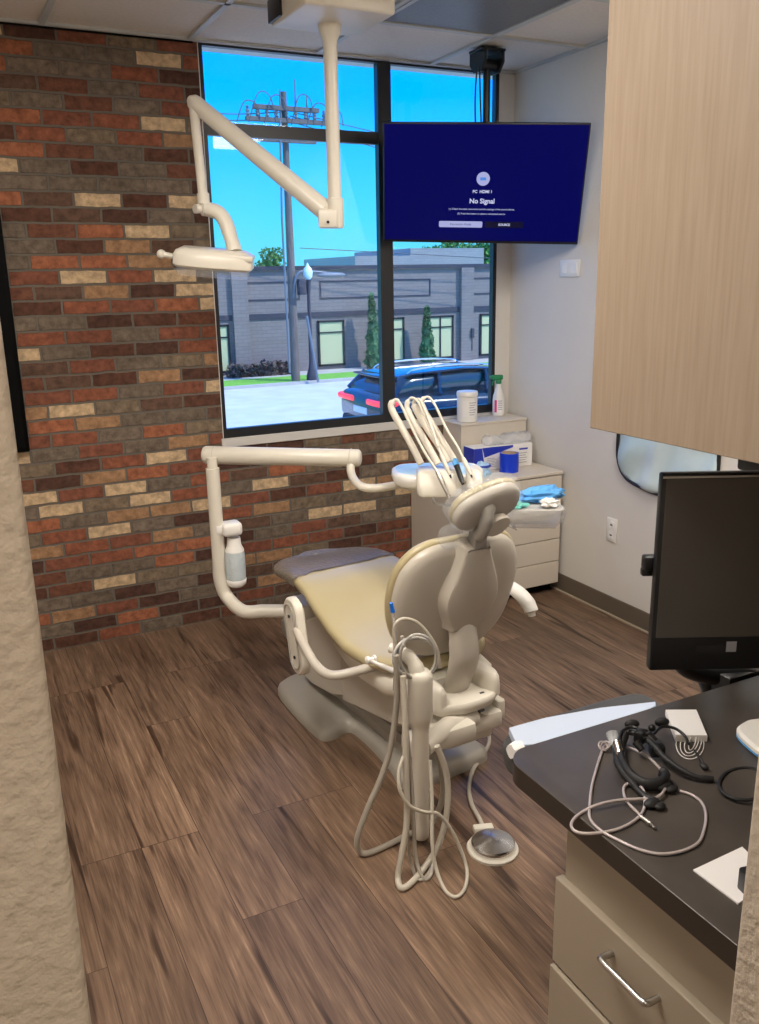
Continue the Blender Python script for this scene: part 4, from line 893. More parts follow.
for px0, py0, px1, py1, r_, nm, mm_ in ((395, 640, 400, 668, .011, 'suction_tip', 'metalgrey'), (402, 636, 405, 672, .010, 'air_syringe', 'cream2'), (398, 652, 396, 690, .009, 'saliva_ejector', 'metalgrey')):
    part(nm, lambda b: tube(b, [lv(px0, py0, PV+.05), lv((px0+px1)/2, (py0+py1)/2, PV+.05), lv(px1, py1, PV+.05)], [r_*.6, r_, r_*1.1], 12), M[mm_])
part('syringe_nozzle', lambda b: tube(b, cr([lv(397, 645, PV+.05), lv(395, 628, PV+.05), lv(393, 612, PV+.05)], 4), .0035, 8), M['clear'])
part('nozzle_cap', lambda b: cyl(b, lv(393, 612, PV+.05), lv(391, 603, PV+.05), .007, .005, 12), M['bluetip'])
# coiled clear tubing hanging at the holder
def coil(cx_, cy_, rx, ry, turns, r_, v0, seed):
    rnd = random.Random(seed); pts = []
    for k in range(int(turns*22)+1):
        a = 2*PI*k/22 + rnd.uniform(-.02, .02); w_ = 1+.07*math.sin(k*.31+seed)
        pts.append(lv(cx_+rx*w_*math.cos(a)+.12*k*.1, cy_+ry*w_*math.sin(a), v0+.012*math.sin(k*.35+seed)-.0008*k))
    return cr(pts, 2), r_
for i_, (cx_, cy_, rx, ry, tn, r_, v_) in enumerate(((414, 658, 22, 20, 1.9, .0055, -.50), (419, 657, 18, 22, 1.6, .0045, -.53))):
    P_, rr_ = coil(cx_, cy_, rx, ry, tn, r_, v_, i_*3+1)
    part('coiled_tubing', lambda b: tube(b, P_, rr_, 8), M['clearhose'] if 'clearhose' in M else M['hose2'], smooth=60)
part('coiled_tubing', lambda b: tube(b, cr([lv(396, 650, -.50), lv(394, 628, -.50), lv(402, 619, -.50), lv(416, 622, -.50), lv(428, 634, -.51), lv(437, 650, -.52), lv(440, 668, -.52)], 6), .0055, 10), M['hose2'], smooth=60)
# hoses looping down to the floor
def vv(py, pyf, v0, v1):   # depth eases from the holder to where the hose meets the floor
    t = min(1, max(0, (py-660)/(pyf-660))); return v0+(v1-v0)*t
def hose(pts, pyf, v0, v1, r_, m_, nm='hose'):
    P = []
    for px, py in pts:
        q = lv(px, py, vv(py, pyf, v0, v1))
        if q.z < r_: q = lw(px, py, r_+.0005)
        P.append(q)
    part(nm, lambda b: tube(b, cr(P, 6), r_, 12), m_, smooth=70)
hose([(396, 655), (397, 690), (395, 719), (390, 750), (381, 778), (370, 803), (361, 826), (357, 842), (360, 851), (369, 853), (392, 843), (410, 834), (428, 826), (438, 812), (443, 790), (440, 762), (431, 742)], 848, -.53, -.50, .0095, M['hose'])
hose([(403, 676), (405, 720), (406, 770), (407, 805), (406, 830), (401, 858), (398, 878), (401, 888), (410, 884), (424, 868), (438, 846), (446, 818), (448, 790), (445, 768), (437, 746)], 886, -.555, -.66, .0095, M['hose2'])
hose([(405, 753), (399, 770), (400, 790), (410, 806), (424, 812), (438, 814), (450, 828), (460, 848), (467, 870), (465, 888), (456, 897), (445, 890), (436, 868), (432, 840), (432, 800), (430, 760)], 897, -.50, -.74, .0055, M['hose2'])
hose([(404, 672), (407, 730), (412, 790), (414, 830), (416, 858), (423, 878), (430, 876), (433, 858), (432, 830), (431, 790)], 880, -.54, -.66, .006, M['hose'])
hose([(404, 680), (407, 740), (408, 800), (408, 840), (412, 866), (420, 880), (431, 868), (433, 840), (430, 790)], 880, -.56, -.64, .005, M['hose'])

# ================================================================== DELIVERY UNIT (on its own swing arms)
PX_, PY_ = .962, 3.478
du = thing('delivery_unit', 'cream dental delivery unit with four looped handpiece hoses on a jointed arm', 'dental unit', (PX_, PY_, 0))
def dpart(name, fn, m_, par=None, smooth=45, label=None):
    b = B(); fn(b); o = obj(name, b, m_, par or du, world=True, smooth=smooth)
    if label: o['label'] = label
    return o
za = .35
q0 = at_z(325, 611, za); q1 = at_z(290, 611, za); q2 = at_z(262, 611, za)
dpart('mounting_block', lambda b: bbox(b, at_z(322, 606, .36), (.24, .16, .09), .05, .015, 3), M['cream'])
dpart('lower_tube', lambda b: tube(b, [q0, q1] + cr([q2, at_z(243, 611, za), Vector((PX_+.02, PY_-.02, za+.035)), Vector((PX_, PY_, za+.11)), Vector((PX_, PY_, za+.2))], 8) + [Vector((PX_, PY_, .955))], .0285, 20), M['cream'])
dpart('post_collar', lambda b: cyl(b, (PX_, PY_, .95), (PX_, PY_, 1.0), .021, n=18), M['cream'])
A0 = at_z(206, 455, 1.0); A1 = at_z(358, 458, 1.0); dA = (A1-A0).normalized()
dpart('upper_arm', lambda b: tube(b, [A0-dA*.012, A0-dA*.008, A0, A0.lerp(A1, .5), A1, A1+dA*.008, A1+dA*.012], [.026, .034, .0385, .037, .0355, .031, .024], 24), M['cream'])
for t_ in (.06, .955):
    c_ = A0.lerp(A1, t_); dpart('arm_seam', lambda b: tube(b, [c_-dA*.001, c_+dA*.001], .0388, 24), M['cream2'])
dpart('elbow_tube', lambda b: tube(b, cr([at_z(351, 462, .985), at_z(351, 472, .95), at_z(355, 481, .93), at_z(363, 487, .918), at_z(378, 488, .915), at_z(402, 484, .915)], 6), .0165, 16), M['cream'])
# unit head; its front faces the operator
UD = 3.33
def ud(px, py, d=UD): return at_d(px, py, d)
ur = Vector((RT.x, RT.y, 0)).normalized(); uf = Vector((FW.x, FW.y, 0)).normalized()
uc0 = ud(437, 476); UM = Matrix(((ur.x, uf.x, 0, uc0.x), (ur.y, uf.y, 0, uc0.y), (0, 0, 1, uc0.z), (0, 0, 0, 1)))
head = dpart('unit_tray', lambda b: pillow(b, [(-.165, .12), (-.172, .03), (-.15, -.04), (-.08, -.075), (.12, -.075), (.17, -.04), (.18, .10), (.12, .17), (-.10, .17)], [(.03, -.045), (.008, -.03), (0, -.008), (.002, .012), (.012, .018)], UM, 4), M['white'], smooth=55)
dpart('blue_lit_top', lambda b: pillow(b, [(-.15, .11), (-.155, .03), (-.13, -.03), (-.06, -.055), (.10, -.055), (.15, -.02), (.15, .09), (.10, .14), (-.09, .14)], [(0, .0182), (.003, .021)], UM, 4), M['lightblue'], head, label='added pale blue layer standing in for blue light on the tray top')  # added layer; the blue light on the tray top is its colour
def holder(x0, x1):
    return lambda b: pillow(b, rrect(x1-x0, .12, .025, cx=(x0+x1)/2, cy=-.065), [(.012, -.048), (.002, -.038), (0, .0), (.004, .03), (.015, .04)], UM, smooth=False, bend=lambda p: Vector((p.x, p.y + (p.z)*.55, p.z)))
dpart('handpiece_holder', holder(-.085, .085), M['cream'], smooth=55)
dpart('handpiece_holder', holder(.103, .165), M['cream'], smooth=55)
dpart('under_handle', lambda b: tube(b, cr([ud(433, 487), ud(433, 500), ud(441, 505), ud(462, 505), ud(474, 498)], 5), .006, 10), M['clear'])
# whips: each a wide flat strap rising to a loop, then the handpiece hanging back down
WH = [([(421, 464), (412, 446), (402, 428), (394, 414), (391, 405), (396, 400), (401, 405), (409, 422), (418, 440), (427, 456), (437, 471)], (437, 471), (448, 495)),
      ([(438, 464), (429, 448), (419, 431), (410, 416), (407, 405), (411, 398), (418, 402), (426, 420), (434, 438), (441, 454)], (441, 454), (450, 475)),
      ([(449, 462), (438, 444), (425, 425), (416, 409), (414, 402), (419, 399), (424, 407), (432, 428), (438, 446)], (438, 446), (444, 462)),
      ([(454, 460), (444, 444), (433, 426), (424, 411), (422, 401), (428, 397), (435, 405), (446, 428), (457, 446), (463, 458)], (463, 458), (471, 475))]
for k, (pts, ha, hb) in enumerate(WH):
    n_ = len(pts); P = []
    for i_, (px, py) in enumerate(pts):
        t_ = i_/(n_-1); P.append(ud(px, py, UD-.07+.05*math.sin(PI*t_)-.06*t_))
    rad = [(.0145 if i_/(n_-1) < .38 else (.0145-(i_/(n_-1)-.38)*.055 if i_/(n_-1) < .52 else .0055)) for i_ in range(n_)]
    Pc = cr(P, 5); rc = [rad[min(n_-1, int(round(i_/5)))] for i_ in range(len(Pc))]
    wh = dpart('hose_whip', lambda b: tube(b, Pc, rc, 12, flat=.9), M['cream'], smooth=70)
    if k != 2:
        a_ = P[-1]; e_ = ud(*hb, UD-.15)
        dpart('handpiece', lambda b: tube(b, [a_, a_.lerp(e_, .25), a_.lerp(e_, .8), e_], [.007, .0095, .0075, .005], 14), M['brushed'] if k == 0 else M['cream'], smooth=60)
        dpart('handpiece_tip', lambda b: cyl(b, e_, e_+(e_-a_)*.14, .004, .003, 10), M['chrome'] if k == 0 else M['black'])
a_, e_ = ud(455, 461, UD-.09), ud(463, 484, UD-.15)
dpart('curing_wand', lambda b: tube(b, [a_, a_.lerp(e_, .2), a_.lerp(e_, .75), e_], [.008, .011, .010, .006], 14), M['black'])
dpart('wand_sleeve', lambda b: tube(b, [a_.lerp(e_, -.06), a_.lerp(e_, .08), a_.lerp(e_, .22)], [.009, .0122, .0122], 14), M['bluewrap'])
# water bottle hung on the post
wc = at_y(235, 558, PY_-.02); 
bcap = at_y(232, 528, PY_-.02)
dpart('bottle_bracket', lambda b: (bbox(b, (bcap.x-.005, PY_-.02, bcap.z), (.085, .08, .06), 0, .018, 3), box2(b, (PX_-.01, PY_-.03, bcap.z-.02), (bcap.x, PY_+.01, bcap.z+.02), .004)), M['white'])
btz = at_y(235, 545, PY_-.02).z; bbz = at_y(236, 585, PY_-.02).z; hb_ = btz-bbz
wb = dpart('water_bottle', lambda b: lathe(b, [(.030, 0), (.039, .006), (.042, .02), (.044, hb_*.55), (.042, hb_*.82), (.036, hb_*.93), (.02, hb_+.0)], (wc.x, PY_-.02, bbz), n=28), M['bottle'], smooth=50)
dpart('bottle_shoulder', lambda b: lathe(b, [(.041, hb_*.86), (.040, hb_*.90), (.034, hb_*.97), (.030, hb_+.005), (.028, hb_+.035), (.0, hb_+.036)], (wc.x, PY_-.02, bbz), n=24), M['white'], wb)
dpart('bottle_base', lambda b: lathe(b, [(.0, -.004), (.031, -.003), (.042, .008), (.0445, .028), (.043, .03)], (wc.x, PY_-.02, bbz), n=28), M['white'], wb)
# instrument tray with its bag, right of the headrest
TC = at_z(530, 505, .84); TM = Matrix(((ur.x, uf.x, 0, TC.x), (ur.y, uf.y, 0, TC.y), (0, 0, 1, TC.z), (0, 0, 0, 1)))
it = dpart('instrument_tray', lambda b: pillow(b, rrect(.24, .19, .04, 6), [(.01, -.012), (0, -.008), (0, 0), (.004, .002)], TM, smooth=False), M['cream2'])
dpart('tray_bag', lambda b: pillow(b, rrect(.25, .21, .05, 6, cx=.0), [(.075, -.085), (.03, -.072), (.006, -.045), (0, -.014), (.003, .006)], TM, smooth=False, bend=lambda p: Vector((p.x+.006*math.sin(p.y*60+p.z*50), p.y+.005*math.sin(p.x*50), p.z+.004*math.sin(p.x*45)))), M['bag'], it)
dpart('tray_arm', lambda b: tube(b, cr([uc0+ur*.10+uf*.08+Vector((0, 0, -.05)), uc0+ur*.2+uf*.1+Vector((0, 0, -.09)), TC+Vector((-.05, .02, -.016)), TC+Vector((0, 0, -.014))], 5), .011, 12), M['cream2'])
def crumple(name, c, r, m_, label, cat, seed, flat=.45, group=None):
    rnd = random.Random(seed); b = B()
    bmesh.ops.create_icosphere(b, subdivisions=3, radius=1.0)
    from mathutils import noise
    for v in b.verts:
        n_ = noise.noise(v.co*2.1+Vector((seed, 0, 0)))*.55 + noise.noise(v.co*5+Vector((0, seed, 0)))*.22
        s_ = 1+n_; v.co = Vector((v.co.x*r[0]*s_, v.co.y*r[1]*s_, max(v.co.z, -.55)*r[2]*s_ if v.co.z < 0 else v.co.z*r[2]*s_))
    lo = min(v.co.z for v in b.verts)
    for v in b.verts: v.co.z = max(v.co.z, lo*.75)
    lo = min(v.co.z for v in b.verts); bmesh.ops.translate(b, vec=Vector(c)-Vector((0, 0, lo)), verts=b.verts)
    return solo(name, b, m_, label, cat, c, smooth=22, group=group, rz=0)
tz = TC.z+.008
def onT(x, y): q = TM @ Vector((x, y, 0)); return (q.x, q.y, tz)
crumple('surgical_drape', onT(.045, .04), (.105, .050, .034), M['bluewrap'], 'crumpled mid blue wrap heaped on the bagged instrument tray', 'wrap', 3)
crumple('paper_towel', onT(.065, -.055), (.040, .024, .020), M['white'], 'crumpled white paper at the front of the bagged instrument tray', 'paper', 5)
crumple('face_mask', onT(-.06, -.065), (.042, .022, .014), M['teal'], 'pale teal crumpled sheet at the left of the bagged instrument tray', 'mask', 8)

# ================================================================== FOOT CONTROL
fc = thing('foot_control', 'round chrome foot control on a beige plate, on the floor by the counter', 'foot pedal', (1.325, 1.914, 0))
FX, FYp = 1.325, 1.914
dp = lambda name, fn, m_, par=None, smooth=35: (lambda b: (fn(b), obj(name, b, m_, par or fc, world=True, smooth=smooth))[1])(B())
dp('base_plate', lambda b: pillow(b, [(FX+.078*math.cos(a)*(1+.12*max(0, math.sin(a-.5))**6), FYp+.078*math.sin(a)*(1+.30*max(0, math.sin(a+.35))**8)) for a in [2*PI*k/48 for k in range(48)]], [(0, .0005), (0, .008), (.004, .012)], None, smooth=False), M['cream'])
M['spun'] = mat('spun_steel', (.62, .61, .59), .22, 1.0, Anisotropic=.85)
nn_, ll_, bb_ = nodes(M['spun']); tg = nn_.new('ShaderNodeTangent'); tg.direction_type = 'RADIAL'; tg.axis = 'Z'; ll_.new(tg.outputs[0], bb_.inputs['Tangent'])
dp('pedal_disc', lambda b: lathe(b, [(.058, .012), (.066, .014), (.067, .028), (.063, .032), (.03, .038), (.006, .040), (.0001, .040)], (FX, FYp, 0), n=56), M['spun'], smooth=28)
dp('cord_clip', lambda b: bbox(b, (FX+.022, FYp+.088, .014), (.065, .028, .022), -.35, .006), M['cream'])
cp = [at_z(x, y, .008) for x, y in ((485, 834), (480, 820), (472, 805), (469, 788), (473, 770), (483, 755), (489, 742), (487, 728), (478, 718))]
cp[-1].z = .05
dp('cord', lambda b: tube(b, cr(cp, 7), .0075, 10), M['hose2'], smooth=70)

# ================================================================== THINGS ON THE CABINETS
rz_ = .9335
cb = at_z(467, 421, rz_)
can = thing('wipes_canister', 'white cylindrical wipes canister on the raised box unit by the window', 'canister', (cb.x, cb.y, rz_))
def cpart(par, name, fn, m_, smooth=35, label=None):
    b = B(); fn(b); o = obj(name, b, m_, par, smooth=smooth)
    if label: o['label'] = label
    return o
cpart(can, 'tub', lambda b: lathe(b, [(.053, 0), (.056, .003), (.056, .135), (.053, .138)], n=30), M['white'])
cpart(can, 'lid', lambda b: lathe(b, [(.0575, .1385), (.0585, .142), (.0585, .160), (.055, .166), (.02, .168), (.0001, .168)], n=30), M['white'])
def label_wrap(r_, z0, z1, a0, a1):
    def f(b):
        skin(b, [[Vector((rr*math.cos(a0+(a1-a0)*k/14), rr*math.sin(a0+(a1-a0)*k/14), z)) for k in range(15)] for rr, z in ((r_, z0), (r_, z1))], False, False)
    return f
cl = cpart(can, 'label', label_wrap(.0566, .03, .118, -2.6, -.9), M['paper'])
for i_ in range(6):
    b = B(); label_wrap(.0569, .105-.013*i_, .109-.013*i_, -1.95+.05*(i_ % 2), -1.15-.12*(i_ % 3))(b); o = obj('printed_line', b, M['print'], cl, smooth=30); o.location -= cl.location
sb_ = at_z(496, 414, rz_); sb_.y = min(sb_.y, 4.115); sb_.x -= .02
sp_ = thing('spray_bottle', 'white spray bottle with a green trigger in the corner by the window', 'spray bottle', (sb_.x, sb_.y, rz_), -.4)
cpart(sp_, 'bottle_body', lambda b: lathe(b, [(.026, 0), (.032, .003), (.033, .02), (.033, .09), (.030, .115), (.020, .145), (.0135, .165), (.013, .185)], n=28), M['white'], 50)
ll2 = cpart(sp_, 'label', label_wrap(.0336, .022, .10, -2.1, -.7), M['paper'])
b = B(); label_wrap(.0339, .022, .092, -2.45, -2.02)(b); o = obj('pink_stripe', b, M['pink'], ll2); o.location -= ll2.location
for i_ in range(5):
    b = B(); label_wrap(.0339, .085-.012*i_, .089-.012*i_, -1.8, -1.05)(b); o = obj('printed_line', b, M['print'], ll2); o.location -= ll2.location
cpart(sp_, 'trigger_head', lambda b: (lathe(b, [(.015, .182), (.016, .188), (.016, .200), (.012, .206)], n=18), box2(b, (-.042, -.012, .204), (.024, .012, .232), .007, 3), cyl(b, (-.052, 0, .220), (-.040, 0, .220), .008, n=12), tube(b, [(-.022, 0, .206), (-.034, 0, .190), (-.036, 0, .172)], [.006, .004], 10)), M['green'])
# glove box with printed panels
lz = .6905
gb = thing('supply_box', 'white and royal blue cardboard supply box on the low drawer unit', 'box', (2.685, 3.898, lz), -.05)
cpart(gb, 'carton', lambda b: box2(b, (-.185, -.055, 0), (.185, .055, .125), .0015, 1), M['paper'], 0)
cpart(gb, 'end_panel', lambda b: box2(b, (-.1858, -.0545, .004), (-.1852, .0545, .122)), M['boxblue'], 0)
def quad(b, pts, t=.0006):
    skin(b, [[Vector((x, -.0553, z)) for x, z in pts], [Vector((x, -.0553-t, z)) for x, z in pts]])
cpart(gb, 'blue_panel', lambda b: (quad(b, [(-.185, 0.002), (-.13, .002), (-.12, .03), (-.135, .123), (-.185, .123)]), quad(b, [(-.12, .070), (0.06, .112), (0.06, .124), (-.134, .124)])), M['boxblue'], 0)
cpart(gb, 'label', lambda b: (quad(b, [(.10, .092), (.155, .092), (.155, .102), (.10, .102)])), M['boxblue'], 0)
pp = cpart(gb, 'printed_panel', lambda b: quad(b, [(.095, .012), (.165, .012), (.165, .088), (.095, .088)], .0003), M['white'], 0)
for i_ in range(5):
    b = B(); quad(b, [(.10, .020+.013*i_), (.10+.05-.008*(i_ % 2), .020+.013*i_), (.10+.05-.008*(i_ % 2), .024+.013*i_), (.10, .024+.013*i_)], .0006); o = obj('printed_line', b, M['print'], pp, smooth=0); o.location -= pp.location
for i_ in range(6):
    b = B(); quad(b, [(-.105, .016+.009*i_), (-.105+.06-.01*(i_ % 2), .016+.009*i_), (-.105+.06-.01*(i_ % 2), .019+.009*i_), (-.105, .019+.009*i_)], .0008); o = obj('printed_line', b, M['print'], pp, smooth=0); o.location -= pp.location
# clear bag lying on the box
b = B()
pillow(b, [(-.13, -.03), (-.05, -.045), (.05, -.04), (.15, -.03), (.17, .02), (.08, .045), (-.05, .04), (-.13, .03)], [(.012, 0), (0, .012), (.006, .03), (.02, .042)], None, 4, bend=lambda p: Vector((p.x, p.y, p.z*(1+.35*math.sin(p.x*50+p.y*30)))))
bmesh.ops.transform(b, matrix=Matrix.Translation((2.725, 3.898, lz+.1262)) @ Matrix.Rotation(-.06, 4, 'Z'), verts=b.verts)
solo('clear_bag', b, M['film2'] if 'film2' in M else M['bag'], 'crumpled clear plastic bag lying on top of the white and blue box', 'bag', (2.725, 3.898, lz+.1262), smooth=60)
# roll of blue barrier film
rc_ = at_z(505, 470, lz)
rl = thing('film_roll', 'roll of royal blue barrier film standing on the low drawer unit', 'roll', (rc_.x, min(max(rc_.y, CY0+.06), 3.765), lz))
cpart(rl, 'film_wrap', lambda b: lathe(b, [(.044, 0), (.0515, .0), (.0515, .102), (.044, .102), (.044, 0)], n=36, cap=False), M['blue'])
cpart(rl, 'cardboard_core', lambda b: lathe(b, [(.040, .0005), (.0439, .0005), (.0439, .1025), (.040, .1025), (.040, .0005)], n=36, cap=False), mat('cardboard', (.45, .34, .22), .8))
bq = at_z(482, 476, lz); bq.y = max(bq.y, CY0+.05)
o = crumple('sleeve_bundle', (bq.x, bq.y, lz), (.050, .040, .048), M['lightblue'], 'light blue wrapped bundle left of the royal blue film roll', 'bundle', 12)
b = B(); tube(b, [(bq.x+.043*math.cos(a), bq.y+.036*math.sin(a), lz+.055) for a in [2*PI*k/24 for k in range(24)]], .007, 8, closed=True); obj('elastic_band', b, M['boxblue'], o, world=True)

# ================================================================== MONITOR
mtl = at_d(656, 570, 2.0)
def at_h(px, py, h): d = ray(px, py); return CAM + d*(h/d.dot(uf))
hd_ = mtl.dot(uf); zt_ = at_h(663, 474, hd_).z; zb_ = at_h(649.5, 671, hd_).z
mdir = ur; mn = -uf; MW = .56; MH = zt_-zb_
MC = Vector((mtl.x, mtl.y, (zt_+zb_)/2))+mdir*(MW/2)
MMX = Matrix(((mdir.x, 0, mn.x, MC.x), (mdir.y, 0, mn.y, MC.y), (0, 1, 0, MC.z), (0, 0, 0, 1)))
mo = thing('computer_monitor', 'black computer monitor with dark screen at the far end of the counter', 'monitor', (MC.x, MC.y, zb_))
def mpart(name, fn, m_, par=None, smooth=35):
    b = B(); fn(b); bmesh.ops.transform(b, matrix=MMX, verts=b.verts); return obj(name, b, m_, par or mo, world=True, smooth=smooth)
M['screen_off'] = mat('dark_screen', (.085, .076, .066), .35, spec=.6)  # brownish reflection on the black screen put into the base colour
mpart('housing', lambda b: box2(b, (-MW/2, -MH/2, -.028), (MW/2, MH/2, 0), .005), M['black'])
mpart('screen', lambda b: box2(b, (-MW/2+.010, -MH/2+.085, .0002), (MW/2-.010, MH/2-.012, .0012), .0003, 1), M['screen_off'], smooth=0)
mpart('bezel_trim', lambda b: box2(b, (-MW/2+.002, MH/2-.0105, .0002), (MW/2-.002, MH/2-.006, .0016)), M['brushed'], smooth=0)
mpart('chin', lambda b: box2(b, (-MW/2+.004, -MH/2+.003, .0002), (MW/2-.004, -MH/2+.084, .0012), .0003, 1), M['black'], smooth=0)
mpart('chin_sticker', lambda b: box2(b, (-MW/2+.105, -MH/2+.045, .0013), (-MW/2+.17, -MH/2+.065, .0018)), M['rubber'], smooth=0)
mpart('chin_label', lambda b: box2(b, (-MW/2+.178, -MH/2+.047, .0013), (-MW/2+.202, -MH/2+.073, .0018)), M['print'], smooth=0)
mpart('rear_knob', lambda b: (box2(b, (-MW/2-.018, .0, -.06), (-MW/2+.02, .035, -.03), .006), box2(b, (-MW/2-.02, -.015, -.055), (-MW/2+.01, .004, -.035), .004)), M['black'])
mpart('rear_housing', lambda b: pillow(b, rrect(.4, .28, .05), [(0, -.028), (.03, -.06)], Matrix.Diagonal((1, 1, 1, 1)), smooth=False), M['black'])
s0 = MMX @ Vector((.0, -.12, -.06)); f0 = Vector((1.66, 1.36, .70))
b = B(); tube(b, cr([s0, s0+Vector((.0, .05, -.08)), f0+Vector((-.05, .05, .02)), f0], 5), .024, 12); box2(b, (1.60, 1.33, .62), (1.72, 1.40, .76), .006); obj('support_arm', b, M['black'], mo, world=True)
b = B(); tube(b, cr([MMX @ Vector((-.21, -MH/2+.03, -.03)), MMX @ Vector((-.17, -MH/2-.02, -.05)), MMX @ Vector((-.10, -MH/2-.045, -.06)), MMX @ Vector((0, -MH/2-.05, -.07)), f0], 5), .022, 12); obj('stand_foot', b, M['black'], mo, world=True)
w0 = at_d(751, 466, 2.35)
b = B(); box2(b, (w0.x-.0, w0.y-.06, w0.z-.02), (w0.x+.12, w0.y+.05, 1.36), .01); tube(b, [(w0.x+.06, w0.y, 1.2), (w0.x+.06, w0.y, .9), s0], .016, 12); obj('arm_post', b, M['black'], mo, world=True)

# ================================================================== STOOL
sz_ = .50
so = [at_z(x, y, sz_) for x, y in ((503, 738), (505, 752), (515, 762), (545, 775), (600, 770), (665, 745), (668, 712), (655, 698), (640, 692), (620, 694), (570, 708), (520, 724))]
sc_ = sum(so, Vector())/len(so)
stl = thing('stool', 'low dark grey padded stool between the foot control and the counter end', 'stool', (sc_.x, sc_.y, 0))
b = B(); so2 = [(max(1.0, p.x), max(1.36, p.y)) for p in so]; pillow(b, so2, [(.03, sz_-.06), (.004, sz_-.045), (0, sz_-.02), (.006, sz_-.004), (.02, sz_)], None, 3); obj('seat', b, M['stool'], stl, world=True)
bxs, bys = 1.62, 1.60
b = B(); lathe(b, [(.028, .03), (.028, .30), (.02, .31), (.02, sz_-.058)], (bxs, bys, 0), n=20); obj('column', b, M['chrome'], stl, world=True)
b = B(); lathe(b, [(.16, .0005), (.165, .006), (.16, .014), (.04, .03), (.03, .034)], (bxs, bys, 0), n=36); obj('base', b, M['black'], stl, world=True)
# white folded board and tissue roll lying on it
wz = sz_+.0006
wo = [at_z(x, y, wz+.02) for x, y in ((509, 728), (517, 746), (560, 742), (610, 728), (656, 706), (655, 702), (600, 708), (545, 718))]
b = B(); pillow(b, [(p.x, max(1.365, p.y)) for p in wo], [(0, wz), (0, wz+.02), (.0015, wz+.0215)], None, smooth=False)
wcx = sum(wo, Vector())/len(wo)
solo('folded_towel', b, mat('pale_blue_white', (.50, .57, .70), .45), 'white flat folded sheet lying on the low dark grey stool', 'towel', (wcx.x, wcx.y, wz), smooth=30)
r0 = at_z(511, 752, sz_+.022)
b = B(); rr0 = at_z(516, 756, sz_+.022)
r1 = r0+ur*.03+uf*.02
tube(b, [r0-Vector((.0, 0, 0)), r0.lerp(r1, .5), r1], [.019, .021, .018], 14)
for v in b.verts: v.co += Vector((random.uniform(-.002, .002),)*3)
solo('tissue_roll', b, M['paper'], 'small crumpled white roll at the left tip of the low stool', 'paper', (r0.x, r0.y, sz_+.001), smooth=20)

# ================================================================== THINGS ON THE COUNTER
def cz(px, py, z=.004): return at_z(px, py, CZ+z)
M['lens'] = glassy('clear_lens', (.85, .88, .9), .12)
lo = thing('dental_loupes', 'black dental loupes with headlight and tangled grey cable on the countertop', 'loupes', cz(645, 760, 0))
def cp_(name, fn, m_, par=None, smooth=60):
    b = B(); fn(b); return obj(name, b, m_, par or lo, world=True, smooth=smooth)
cp_('head_strap', lambda b: tube(b, cr([cz(625, 735, .022), cz(621, 748, .015), cz(622, 762, .0135), cz(631, 776, .0135), cz(645, 784, .0135), cz(660, 783, .0135), cz(666, 776, .014), cz(661, 772, .015)], 6), .0085, 10, flat=1.5), M['rubber'])
cp_('temple_arm', lambda b: tube(b, cr([cz(627, 732, .022), cz(640, 735, .026), cz(652, 744, .026), cz(664, 757, .022), cz(680, 769, .016), cz(697, 777, .010), cz(713, 779, .006)], 6), [.006, .0075, .0075, .006, .0055, .005, .006], 10), M['rubber'])
cp_('temple_arm', lambda b: tube(b, cr([cz(614, 748, .014), cz(618, 764, .012), cz(628, 778, .010), cz(643, 795, .008), cz(655, 801, .008)], 6), [.005, .007, .007, .006, .007], 10), M['rubber'])
cp_('frame_front', lambda b: (tube(b, cr([cz(619, 741, .03), cz(622, 731, .034), cz(632, 727, .036), cz(641, 731, .036), cz(645, 739, .032)], 5), .0035, 8), tube(b, cr([cz(653, 735, .034), cz(662, 727, .036), cz(674, 728, .034), cz(684, 735, .028), cz(689, 744, .022)], 5), .0032, 8)), M['black'])
for k, (x, y) in enumerate(((632, 724), (662, 722))):
    c_ = cz(x, y, .036); cp_('nose_pad', lambda b: ell(b, c_, (.016, .008, .010), Matrix.Rotation(-.4, 4, 'Z')), M['rubber'])
cp_('headlight', lambda b: (bbox(b, cz(641, 736, .028), (.026, .022, .026), .3, .004), bbox(b, cz(657, 750, .018), (.030, .022, .024), -.5, .004), tube(b, [cz(641, 736, .03), cz(650, 733, .04), cz(657, 740, .03)], .004, 8), cyl(b, cz(636, 742, .03), cz(642, 750, .02), .009, .007), ell(b, cz(652, 728, .03), (.008, .008, .008))), M['black'], smooth=35)
cp_('magnifier', lambda b: (tube(b, [cz(612, 733, .03), cz(615, 746, .014)], [.013, .011], 16)), M['clear'])
cp_('magnifier', lambda b: (tube(b, [cz(617, 742, .03), cz(621, 758, .012)], [.009, .010], 14)), M['chrome'])
cp_('temple_tip', lambda b: (ell(b, cz(664, 786, .008), (.018, .010, .008)), ell(b, cz(672, 789, .007), (.014, .008, .006))), M['rubber'])
cp_('temple_tip', lambda b: (ell(b, cz(652, 803, .008), (.018, .011, .008)), ell(b, cz(660, 806, .007), (.012, .009, .006))), M['rubber'])
cab = [(603, 748), (600, 757), (596, 770), (592, 785), (590, 802), (590, 818), (600, 830), (618, 840), (638, 849), (660, 854), (682, 851), (698, 843), (704, 830), (706, 815), (702, 803), (692, 795), (680, 791)]
cp_('cable', lambda b: tube(b, cr([cz(x, y, .0035) for x, y in cab], 6), .0028, 8), M['cable'])
cab2 = [(603, 748), (612, 745), (630, 748), (648, 757), (661, 770), (667, 780), (664, 791), (655, 798), (640, 799), (620, 800), (600, 804), (584, 811), (573, 820), (572, 828), (580, 833), (598, 833), (618, 829), (634, 821), (643, 811), (645, 798), (642, 788), (634, 782), (624, 787), (626, 800), (637, 812), (645, 820)]
def c2z(i): return .0035+(.006 if 5 < i < 11 or 18 < i < 22 else 0)
